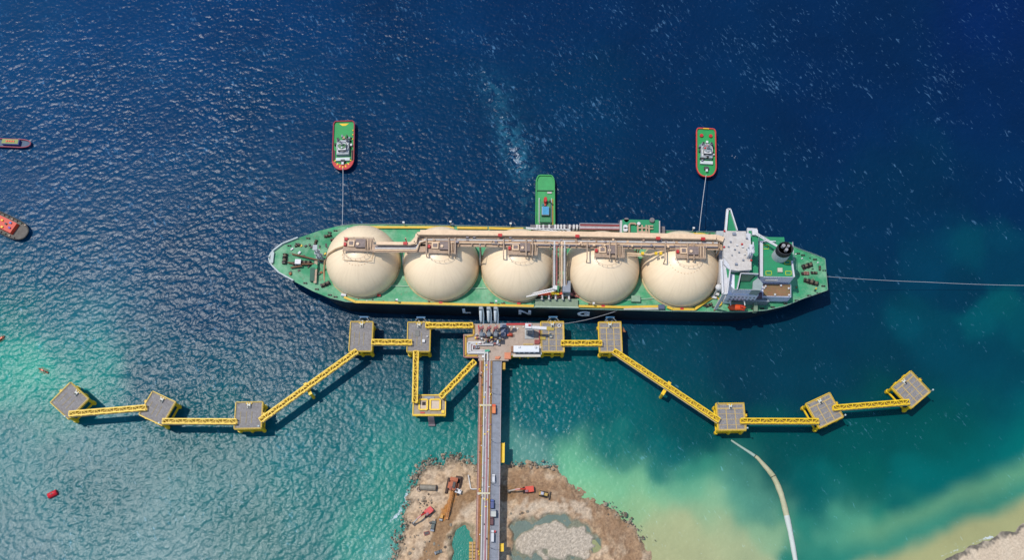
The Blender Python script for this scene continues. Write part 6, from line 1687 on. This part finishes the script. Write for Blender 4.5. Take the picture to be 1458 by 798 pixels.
def t2(T, L_, wd, z):
    m = MB(); m.box(L_ * .14, 0, z - .1, L_ * .34, wd * .56, 2.5); T.part('deckhouse', m, mat('tug_house_green', C(58, 150, 92), .5, .15, .5, dirt=C(100, 130, 90), dirt_amt=.4))
    m = MB(); m.box(L_ * .15, 0, z + 2.4, L_ * .15, wd * .40, 2.2, taper=.92); wh = T.part('wheelhouse', m, WHITE)
    m = MB(); m.box(L_ * .15, 0, z + 3.2, L_ * .152, wd * .41, .9, taper=.97); T.part('window', m, GLASS, wh)
    m = MB(); m.box(L_ * .15, 0, z + 4.6, L_ * .13, wd * .34, .25); T.part('roof', m, LBLUE, wh)
    m = MB(); m.lathe([(1.2, 0), (1.3, 2.4), (1.0, 3.2)], -L_ * .03, 0, z + 2.0, 14, sx=1.5, sy=.8); T.part('rescue_boat', m, RED)
    m = MB(); m.box(L_ * .04, -.1, z + 2.4, 1.4, .9, 1.6); T.part('funnel', m, mat('funnel_red', C(190, 48, 44)))
    m = MB(); m.cyl(-L_ * .02, wd * .24, z - .1, .6, 4, 12); T.part('exhaust_pipe', m, DARK)
    m = MB(); m.bar((L_ * .07, -1.4, z + 2.4), (L_ * .07, -1.4, z + 7.5), .3); m.bar((L_ * .07, -2.2, z + 5.5), (L_ * .07, -.6, z + 5.5), .2); T.part('mast', m, LBLUE)
    m = MB(); m.bar((-L_ * .1, -wd * .32, z + .8), (L_ * .3, -wd * .32, z + .8), .35, .9); m.bar((L_ * .31, -wd * .32, z + .8), (L_ * .31, wd * .3, z + .8), .35, .9); m.bar((-L_ * .1, wd * .32, z + .8), (L_ * .3, wd * .32, z + .8), .25, .8); T.part('handrail', m, WHITE)
    m = MB(); m.bar((-L_ * .1, wd * .38, z), (L_ * .38, wd * .38, z), .7, .15); T.part('deck_marking', m, mat('mark_ochre', C(206, 160, 60), .6, .2, .5))
    m = MB(); m.bar((-L_ * .235, -wd * .44, z + .2), (-L_ * .235, wd * .44, z + .2), .4, .6); T.part('towing_bar', m, DKGREEN)
    m = MB(); m.box(-L_ * .2, wd * .22, z - .1, .9, 2.4, .6); T.part('store_box', m, mat('box_pinkish', C(220, 190, 190), .5, .1, .5))
    m = MB(); m.box(L_ * .38, 0, z - .1, 1.6, 2.4, 1.6); T.part('towing_winch', m, DKGREEN)
tug('all green tug with a blue wheelhouse roof pushing against the ship side', (776.3, 335.5), (776.3, 249.5), 10.6, mat('tug_hull_green', C(40, 120, 64), .5, .15, .5), mat('tug_deck_bright', C(62, 168, 92), .55, .12, .3), FENDG, t2, round_=.17)

def rope(name, label, pts, r=.16, sag=0.0):
    P_ = []
    for (a, b) in zip(pts[:-1], pts[1:]):
        for i in range(13):
            t = i / 12; x = [a[k] + (b[k] - a[k]) * t for k in range(3)]; x[2] -= sag * 4 * t * (1 - t); P_.append(x)
    o = P_[0]; m = MB(); m.tube([(p[0] - o[0], p[1] - o[1], p[2] - o[2]) for p in P_], r, 6)
    ob = m.build(name, ROPE, loc=o); tag(ob, label, 'rope', 'lines made fast to the gas carrier'); return ob
def wz(px, py, z): return (*W(px, py, z), z)
rope('tow_line', 'pale tow line from the red rimmed tug to the ship bow', [wz(488.3, 239, 4.6), wz(487.3, 320, 16.6)], .14, 1.0)
rope('tow_line', 'pale tow line from the tug with red capstans to the ship quarter', [wz(1005.5, 249, 4.6), wz(995.5, 329, 16.6)], .16, 1.0)
rope('mooring_line', 'long stern line running east from the ship across open water', [wz(1177, 394, 16.6), wz(1320, 402, 9), wz(1475, 407, 6)], .09, 1.0)
rope('mooring_line', 'slack spring line from the ship side to a breasting dolphin', [wz(884, 441, 16), wz(838, 455, 12), wz(800, 461.5, 11.8)], .09, .8)

# small craft at the left edge
def craft(name, label, cat, bow, stern, wd, hullm, z, fit, bowf=.35):
    A, B = W(*bow, z), W(*stern, z); L_ = dist(A, B)
    T = Thing(name, label, cat, ((A[0] + B[0]) / 2, (A[1] + B[1]) / 2, 0), math.atan2(A[1] - B[1], A[0] - B[0]))
    h = hull_outline(L_, wd, bowf, .06); full = h + [(x, -y) for x, y in reversed(h)]
    full = [p for i, p in enumerate(full) if i == 0 or dist(p, full[i - 1]) > .02]
    n = len(full); m = MB(); vs = []
    for zz, k in ((-.6, .75), (z, 1.0)): vs += [(x * k, y * k, zz) for x, y in full]
    m.add(vs, [(i, (i + 1) % n, n + (i + 1) % n, n + i) for i in range(n)]); T.part('hull', m, hullm)
    fit(T, L_, wd, z, full); return T
def f1(T, L_, wd, z, full):
    m = MB(); m.prism([(x * .94, y * .86) for x, y in full], z - .8, z - .5); T.part('deck', m, mat('boat_deck_teal', C(74, 96, 120), .6, .2, .5))
    m = MB()
    for i in range(len(full)): a, b = full[i], full[(i + 1) % len(full)]; m.bar((a[0] * .98, a[1] * .95, z + .1), (b[0] * .98, b[1] * .95, z + .1), .5, .6)
    T.part('gunwale', m, mat('gunwale_rose', C(160, 60, 80), .6, .2, .5))
    m = MB(); m.box(-L_ * .04, .1, z - .5, L_ * .48, wd * .62, 2.0, taper=.97); T.part('cabin', m, mat('cabin_blue', C(40, 60, 130), .5, .15, .5))
    m = MB(); m.box(-L_ * .06, .3, z + 1.5, L_ * .46, wd * .52, .2); T.part('roof', m, mat('roof_khaki', C(150, 160, 90), .6, .15, .5))
    m = MB()
    for k in range(4): m.box(-L_ * .05 + k * 1.3 - 2, .3, z + 1.7, .9, 1.0, .25)
    T.part('roof_box', m, ORANGE)
craft('work_boat', 'narrow work boat with khaki cabin roof at the upper left edge', 'boat', (44, 205), (-6, 203), 5.2, mat('hull_maroon', C(80, 30, 46), .5, .2, .5), 1.8, f1, .3)
def f2(T, L_, wd, z, full):
    m = MB(); m.prism([(x * .95, y * .9) for x, y in full], z - .5, z - .2); T.part('deck', m, mat('deck_worn_grey', C(112, 108, 98), .7, .3, .6, dirt=C(90, 60, 50), dirt_amt=.5))
    m = MB()
    for i in range(len(full)): a, b = full[i], full[(i + 1) % len(full)]; m.bar((a[0] * .99, a[1] * .97, z + .1), (b[0] * .99, b[1] * .97, z + .1), .55, .7)
    T.part('gunwale', m, mat('gunwale_dark', C(60, 58, 54), .7, .3, .8))
    m = MB(); m.box(.0, 0, z - .2, L_ * .48, wd * .6, 2.4, taper=.95); T.part('cabin', m, mat('cabin_vermilion', C(226, 72, 44), .5, .12, .5))
    m = MB()
    for x, y, k in ((.12, .16, 0), (.16, -.08, 1), (-.06, .1, 2), (-.12, -.12, 3), (.02, -.2, 2), (.05, .02, 3)): m.box(L_ * x, wd * y, z + 2.2, 1.1, 1.0, .7, mi=k)
    T.part('roof_gear', m, [BLUE, mat('gear_purple', C(110, 90, 170)), YELLOW, DARK])
    m = MB()
    for i in range(14): x = -L_ * .3 + L_ * .65 * i / 13; m.box(x, wd * .4 * (1 if i % 2 else -1), z - .2, .8, .8, .7, mi=i % 3)
    T.part('deck_gear', m, [DARK, BROWN, DKGREEN])
craft('work_boat', 'bulky orange cabined work boat with dark bow at the left edge', 'boat', (38.5, 335), (-22, 306), 11.0, mat('hull_black_green', C(30, 40, 42), .6, .2, .5), 2.4, f2, .3)
def f3(T, L_, wd, z, full):
    m = MB(); m.prism([(x * .9, y * .8) for x, y in full], z - .3, z - .2); T.part('deck', m, mat('canoe_floor', C(150, 84, 50), .7, .2, .8))
    m = MB(); m.box(L_ * .1, 0, z - .2, 1.2, wd * .7, .5); m.box(-L_ * .2, 0, z - .2, .8, wd * .6, .6, mi=1); T.part('crate', m, [ORANGE, DARK])
    m = MB()
    for x in (-L_ * .18, L_ * .18): m.bar((x, -wd * 1.1, z + .1), (x, wd * 1.1, z + .1), .12)
    for s_ in (-1, 1): m.tube([(-L_ * .36, s_ * wd * 1.1, .15), (L_ * .36, s_ * wd * 1.1, .15)], .13, 6)
    T.part('outrigger', m, mat('bamboo', C(150, 130, 80), .7, .2, 1))
craft('fishing_canoe', 'small orange outrigger canoe near the western end dolphin', 'canoe', (54.5, 524.8), (68.5, 531.5), 1.1, mat('canoe_orange', C(186, 96, 52), .6, .2, .8), .7, f3, .4)
craft('fishing_canoe', 'tiny dark outrigger canoe cut by the left edge of the picture', 'canoe', (6.5, 478.5), (-5, 486.5), 1.1, mat('canoe_brown', C(96, 66, 44), .6, .2, .8), .7, f3, .4)
# red barrel buoy
q = W(75.3, 704.5, .5); T = Thing('barrel_buoy', 'red barrel buoy lying on the water in the lower left', 'buoy', (q[0], q[1], .45), math.radians(28))
m = MB(); m.tube([(-2.3, 0, .3), (-2.1, 0, .3), (2.1, 0, .3), (2.3, 0, .3)], [1.25, 1.45, 1.45, 1.25], 20); T.part('drum', m, mat('buoy_red', C(216, 24, 40), .4, .08, .5))
m = MB(); m.tube([(2.2, 0, .9), (3.0, 0, .3)], .2, 8); m.box(0, 0, 1.65, .8, .5, .35); T.part('mooring_eye', m, DARK)

# floating geotextile tube from the shore to the eastern dolphin
pts = [(1041, 627.5, .55), (1052, 635, .7), (1063, 642, .8), (1075, 650, 1.0), (1079, 653, 1.1), (1086, 661, 1.3), (1094, 670, 1.5), (1101, 679, 1.7), (1107, 691, 1.75), (1112, 704, 1.75), (1116, 718, 1.75), (1120, 735, 1.75), (1124, 752, 1.65), (1128, 773, 1.55), (1132, 796, 1.4), (1136, 825, 1.4)]
o0 = W(1101, 679, 0)
TB = Thing('floating_tube', 'long curved geotextile tube, tan above and white below, floating off the beach', 'tube', (o0[0], o0[1], 0))
def seg(name, i0, i1, m_):
    m = MB(); P_ = [TB.P(x, y, .35) for x, y, r in pts[i0:i1 + 1]]
    fine, rad = [], []
    R_ = [p[2] for p in pts[i0:i1 + 1]]
    for k in range(len(P_) - 1):
        for j in range(4):
            t = j / 4; fine.append([P_[k][q_] + (P_[k + 1][q_] - P_[k][q_]) * t for q_ in range(3)]); rad.append((R_[k] + (R_[k + 1] - R_[k]) * t) * (1 + .05 * math.sin(k * 3 + j)))
    fine.append(P_[-1]); rad.append(R_[-1])
    rad = [r_ * .8 for r_ in rad]; m.tube(fine, rad, 14); TB.part(name, m, m_)
seg('tube_section', 0, 3, mat('geotextile_pale', C(172, 190, 172), .8, .15, .3)); seg('tube_section', 3, 6, SANDB); seg('tube_section', 6, 8, mat('geotextile_tan2', C(188, 182, 142), .8, .15, .3)); seg('tube_section', 8, 11, SANDB); seg('tube_section', 11, 15, SANDW)
m = MB()
for i in (3, 7):
    p = TB.P(pts[i][0], pts[i][1], .35); q = TB.P(pts[i + 1][0], pts[i + 1][1], .35); d = Vector(q) - Vector(p); d.normalize(); r = pts[i][2] * .8 + .1
    m.tube([Vector(p) - d * .2, Vector(p) + d * .2], r, 14)
TB.part('joint_band', m, mat('band_dark', C(90, 90, 70), .8, .2, .5))

# ------------------------------------------------------------------ machines on the headland
ZG = 2.2
def excavator(label, house, bucket, col, zg=ZG, L_=4.2):
    A, B = W(*house, zg + 2), W(*bucket, zg + 1.0)
    rz = math.atan2(B[1] - A[1], B[0] - A[0]); R = dist(A, B)
    T = Thing('excavator', label, 'excavator', (A[0], A[1], zg), rz, 'excavators on the headland')
    for s_ in (-1, 1):
        m = MB(); m.box(.4, s_ * 1.2, .0, 4.6, .75, 1.0, taper=.85); T.part('track', m, RUBBER)
    m = MB(); m.cyl(.2, 0, .7, 1.1, .5, 14); m.box(-.6, 0, 1.15, 4.2, 3.0, 1.3, taper=.96); m.box(-2.3, 0, 1.15, 1.0, 2.8, 1.7, taper=.9); T.part('body', m, col)
    m = MB(); m.box(.9, .85, 1.2, 1.7, 1.2, 2.0, taper=.88); cb = T.part('cab', m, mat('cab_grey_red', C(150, 96, 100), .4, .15, .6)); m = MB(); m.box(1.72, .85, 2.0, .1, .95, .9); m.box(.9, 1.43, 2.0, 1.2, .06, .8); T.part('window', m, GLASS, cb)
    m = MB(); m.bar((1.0, -.3, 1.8), (R * .42, -.3, 4.6), .75, .9); m.bar((R * .42, -.3, 4.6), (R * .66, -.3, 4.3), .65, .8); T.part('boom', m, col)
    m = MB(); m.bar((R * .64, -.3, 4.4), (R * .97, -.3, 1.4), .55, .65); m.bar((R * .4, -.3, 5.1), (R * .7, -.3, 4.7), .25, .25); T.part('stick', m, mat('stick_grey_white', C(196, 186, 176), .5, .15, .6))
    m = MB(); m.prism([(R - .7, -1.0), (R + .5, -1.0), (R + .5, .4), (R - .7, .4)], .3, 1.5); T.part('bucket', m, DARK)
excavator('red excavator on the sand west of the jetty, boom towards the water', (609, 729.5), (588.5, 747), mat('excavator_red', C(222, 62, 58), .45, .1, .6), 2.3)
excavator('orange red excavator east of the jetty with its boom reaching the trestle', (752, 697.5), (724, 701), mat('excavator_orange', C(226, 72, 44), .45, .1, .6), 2.3)
# bulldozer
A = W(774, 704, 4); T = Thing('bulldozer', 'yellow bulldozer on the churned soil east of the jetty', 'bulldozer', (A[0], A[1], 2.2), math.radians(-12))
for s_ in (-1, 1): m = MB(); m.box(0, s_ * 1.1, 0, 4.4, .7, 1.1, taper=.85); T.part('track', m, RUBBER)
m = MB(); m.box(.7, 0, .6, 2.6, 1.4, 1.4); m.box(-1.4, 0, .6, 1.4, 1.8, 1.3); T.part('body', m, mat('dozer_yellow', C(196, 156, 68), .5, .15, .6))
m = MB(); m.box(-.7, 0, 1.8, 1.5, 1.5, 1.4, taper=.9); T.part('cab', m, mat('cab_lilac', C(190, 186, 194), .4, .1, .6))
m = MB(); m.box(3.0, 0, .1, .35, 4.0, 1.4); m.bar((1.8, 1.1, .6), (3.0, 1.1, .7), .3); m.bar((1.8, -1.1, .6), (3.0, -1.1, .7), .3); T.part('blade', m, mat('blade_dark', C(96, 82, 66), .6, .2, .6))
# crawler crane / piling rig
A = W(645, 693, 4); T = Thing('crawler_crane', 'rust orange crawler crane with its lattice boom lowered on the sand', 'crane', (A[0], A[1], 2.0), math.radians(-100))
for s_ in (-1, 1): m = MB(); m.box(0, s_ * 2.9, 0, 8.2, 1.2, 1.5, taper=.9); T.part('track', m, mat('track_brown', C(80, 60, 48), .8, .2, .6))
m = MB(); m.box(-.3, 0, .8, 3.0, 5.2, .8); m.cyl(0, 0, 1.4, 1.6, .5, 16); m.box(-.8, 0, 1.9, 5.6, 3.2, 1.7); m.box(-3.2, 0, 2.0, 1.8, 3.8, 2.2); T.part('body', m, RIGM)
m = MB(); m.box(1.4, -.9, 1.9, 1.9, 1.3, 2.2, taper=.9); T.part('cab', m, mat('cab_rust', C(150, 66, 44), .5, .15, .6))
m = MB(); m.box(-.6, .5, 3.6, 2.6, 1.3, .9); m.box(.8, .6, 3.6, .9, .9, .6); T.part('engine_cover', m, DARK)
m = MB()
for y in (-.55, .55):
    for z0, z1 in ((2.4, .9), (3.2, 1.5)): m.bar((2.0, y, z0), (15.5, y * .7, z1), .28)
for i in range(12):
    f = i / 12; g = (i + 1) / 12; xa, xb = 2 + 13.5 * f, 2 + 13.5 * g
    m.bar((xa, -.55, 3.2 - 1.7 * f), (xb, .5, 3.2 - 1.7 * g), .16); m.bar((xa, .55, 3.2 - 1.7 * f), (xa, -.55, 3.2 - 1.7 * f), .16)
m.box(15.8, 0, .6, .9, 1.3, 1.2); T.part('boom', m, mat('boom_ochre', C(206, 132, 62), .55, .15, .6))
A = W(652.5, 700, 4); T = Thing('generator_set', 'white topped generator beside the crawler crane', 'generator', (A[0], A[1], 2.1), -.35)
m = MB(); m.box(0, 0, .3, 3.0, 2.0, 1.8); m.box(0, 0, 0, 3.3, 2.1, .3); T.part('housing', m, WHITE); m = MB(); m.cyl(1.0, .5, 2.1, .2, .6, 10); m.box(-.6, 0, 2.1, .8, 1.2, .15); T.part('exhaust', m, DARK)
for i, (px, py) in enumerate(((653, 682), (655, 690))):
    A = W(px, py, 3); T = Thing('counterweight_stack', ('dark counterweight stack at the rear of the crawler crane', 'dark steel frame lying beside the crawler crane track')[i], 'machinery', (A[0], A[1], 2.0), -.15)
    m = MB()
    if i == 0: m.box(0, 0, 0, 3.0, 2.6, .7); m.box(.1, 0, .7, 2.8, 2.4, .7); m.box(0, 0, 1.4, 2.2, 1.4, .5)
    else:
        for x in (-.8, .8): m.bar((x, -3.2, .4), (x, 3.2, .4), .4)
        for y in (-3, -1, 1, 3): m.bar((-.8, y, .4), (.8, y, .4), .3)
    T.part('steel_block' if i == 0 else 'steel_frame', m, mat('dark_rust', C(86, 62, 50), .7, .3, .6))
# steel casings and odd material
A = W(609, 695, 3); T = Thing('steel_casing', 'long grey steel casing lying on the sand by the western shore', 'steel pipe', (A[0], A[1], 2.1), math.radians(-3))
m = MB(); m.tube([(-4.2, 0, 1.2), (4.2, 0, 1.2)], 1.4, 18, caps=False); m.tube([(-4.2, 0, 1.2), (4.2, 0, 1.2)], 1.3, 18); T.part('casing_shell', m, mat('casing_grey', C(158, 148, 130), .6, .15, .5, dirt=C(120, 100, 75), dirt_amt=.5))
m = MB()
for x in (-4.1, 4.1): m.tube([(x - .15, 0, 1.2), (x + .15, 0, 1.2)], 1.62, 18)
T.part('end_flange', m, mat('flange_brown', C(120, 100, 80), .7, .2, .6))
A = W(596, 697, 3); T = Thing('concrete_ring', 'short concrete ring beside the grey steel casing', 'concrete ring', (A[0], A[1], 2.0)); m = MB(); m.lathe([(1.2, 0), (1.2, 1.0), (.8, 1.0), (.8, .2)], 0, 0, 0, 16); T.part('ring', m, CONC)
A = W(670, 690, 3); T = Thing('pipe_elbow', 'white angled pipe lying against the jetty on the sand', 'pipe', (A[0], A[1], 2.2)); m = MB(); m.tube([(-1.2, 4.6, .4), (0, -1.6, .4), (.2, -2.2, .4), (.8, -2.4, .4), (3.4, -2.4, .4)], .35, 10); T.part('pipe_run', m, PIPEW)
def small_vehicle(name, label, cat, px, py, rz, col, L_=4.4, wd=1.8):
    A = W(px, py, 3); T = Thing(name, label, cat, (A[0], A[1], 2.0), rz)
    m = MB(); m.box(0, 0, .35, L_, wd, .75, taper=.97); m.box(-.2, 0, 1.1, L_ * .55, wd * .92, .65, taper=.82); T.part('body', m, col)
    m = MB(); m.box(-.2, 0, 1.15, L_ * .56, wd * .93, .45, taper=.86); T.part('window', m, GLASS)
    m = MB(); m.box(-L_ * .36, 0, 1.05, L_ * .25, wd * .8, .12); T.part('load_bed', m, GREYP)
    for x in (-L_ * .32, L_ * .32):
        for y in (-wd * .45, wd * .45): m = MB(); m.tube([(x, y - .12, .4), (x, y + .12, .4)], .4, 12); T.part('wheel', m, RUBBER)
small_vehicle('pickup_truck', 'dark grey pickup truck at the edge of the haul road', 'truck', 616.5, 750, math.radians(80), mat('pickup_dark', C(62, 76, 72), .35, .1, .6), 5.2, 2.0)
small_vehicle('small_car', 'little dark car on the sand near the bottom of the haul road', 'car', 624, 787, math.radians(20), mat('car_slate', C(66, 80, 84), .35, .1, .6), 3.8, 1.6)
A = W(607.5, 760, 3); T = Thing('scrap_skip', 'small red skip on pale sand west of the haul road', 'skip', (A[0], A[1], 2.1), .3); m = MB(); m.box(0, 0, 0, 2.4, 1.5, 1.0, taper=1.15); T.part('tub', m, mat('skip_red', C(170, 70, 62), .6, .2, .6)); m = MB(); m.box(0, 0, .95, 2.2, 1.3, .15); T.part('scrap', m, DARK)
A = W(628.5, 738, 3); T = Thing('sand_roller', 'small yellow roller on the orange streak of soil', 'roller', (A[0], A[1], 2.0), math.radians(-105)); m = MB(); m.tube([(1.0, -.8, .6), (1.0, .8, .6)], .62, 14); T.part('drum', m, STEEL); m = MB(); m.box(-.6, 0, .5, 1.8, 1.3, 1.0); T.part('body', m, mat('roller_ochre', C(214, 152, 60), .5, .1, .6)); m = MB(); m.tube([(-1.0, -.75, .5), (-1.0, .75, .5)], .5, 12); T.part('wheel', m, RUBBER)
for i, (px, py, lab) in enumerate(((618, 741, 'small dark crate on the sand beside the dark grey pickup'), (613, 745, 'little brown crate on the sand left of the dark grey pickup'))):
    A = W(px, py, 3); T = Thing('crate', lab, 'crate', (A[0], A[1], 2.2), .4 * i); m = MB(); m.box(0, 0, 0, 1.2, 1.0, .8); T.part('box', m, DARK if i == 0 else BROWN); m = MB(); m.box(0, 0, .8, 1.3, 1.1, .1); T.part('lid', m, BROWN if i == 0 else DARK)
q = W(672.5, 786, 5); T = Thing('pile_stack', 'stack of yellowish timber mats against the jetty beside the teal pool', 'stack', (q[0], q[1], 2.0)); m = MB()
for i in range(6): m.box(0, -4 + i * 1.6, 0, 3.4, 1.3, 1.0 + .2 * (i % 2))
T.part('timber_mat', m, mat('timber_ochre', C(206, 166, 96), .8, .15, .6)); m = MB(); m.box(0, 0, 1.25, .5, 9, .2); T.part('cross_beam', m, BROWN)
# ------------------------------------------------------------------ camera, sun, sky
cam = bpy.data.cameras.new('camera'); co = bpy.data.objects.new('camera', cam); COL.objects.link(co)
co.location = (0, 0, HC); co.rotation_euler = (TH, 0, 0)
cam.sensor_width = 36; cam.lens = FPX / 1458 * 36; cam.clip_end = 20000; cam.clip_start = 1
sc.camera = co
SUN_EL, SUN_DIR = math.radians(68), math.atan2(.37, -.93)       # direction towards the sun, measured from +x
sd = Vector((math.cos(SUN_EL) * math.cos(SUN_DIR), math.cos(SUN_EL) * math.sin(SUN_DIR), math.sin(SUN_EL)))
su = bpy.data.lights.new('sun', 'SUN'); su.energy = 2.8; su.angle = math.radians(0.53); su.color = (1, .965, .91)
so = bpy.data.objects.new('sun', su); COL.objects.link(so); so.rotation_euler = sd.to_track_quat('Z', 'Y').to_euler(); so.location = (-200, 100, 300)
wd = bpy.data.worlds.new('World'); sc.world = wd; wd.use_nodes = True
nt = wd.node_tree; bg = nt.nodes['Background']
sk = nt.nodes.new('ShaderNodeTexSky'); sk.sky_type = 'NISHITA'; sk.sun_disc = False
sk.sun_elevation = SUN_EL; sk.sun_rotation = math.atan2(sd.x, sd.y)
sk.altitude = 0; sk.air_density = 1.0; sk.dust_density = 0.3
nt.links.new(sk.outputs['Color'], bg.inputs['Color']); bg.inputs['Strength'].default_value = 0.15
sc.view_settings.view_transform = 'Standard'; sc.view_settings.look = 'None'
sc.view_settings.exposure = 0.34; sc.view_settings.gamma = 1.0; sc.view_settings.use_curve_mapping = False
sc.cycles.max_bounces = 6
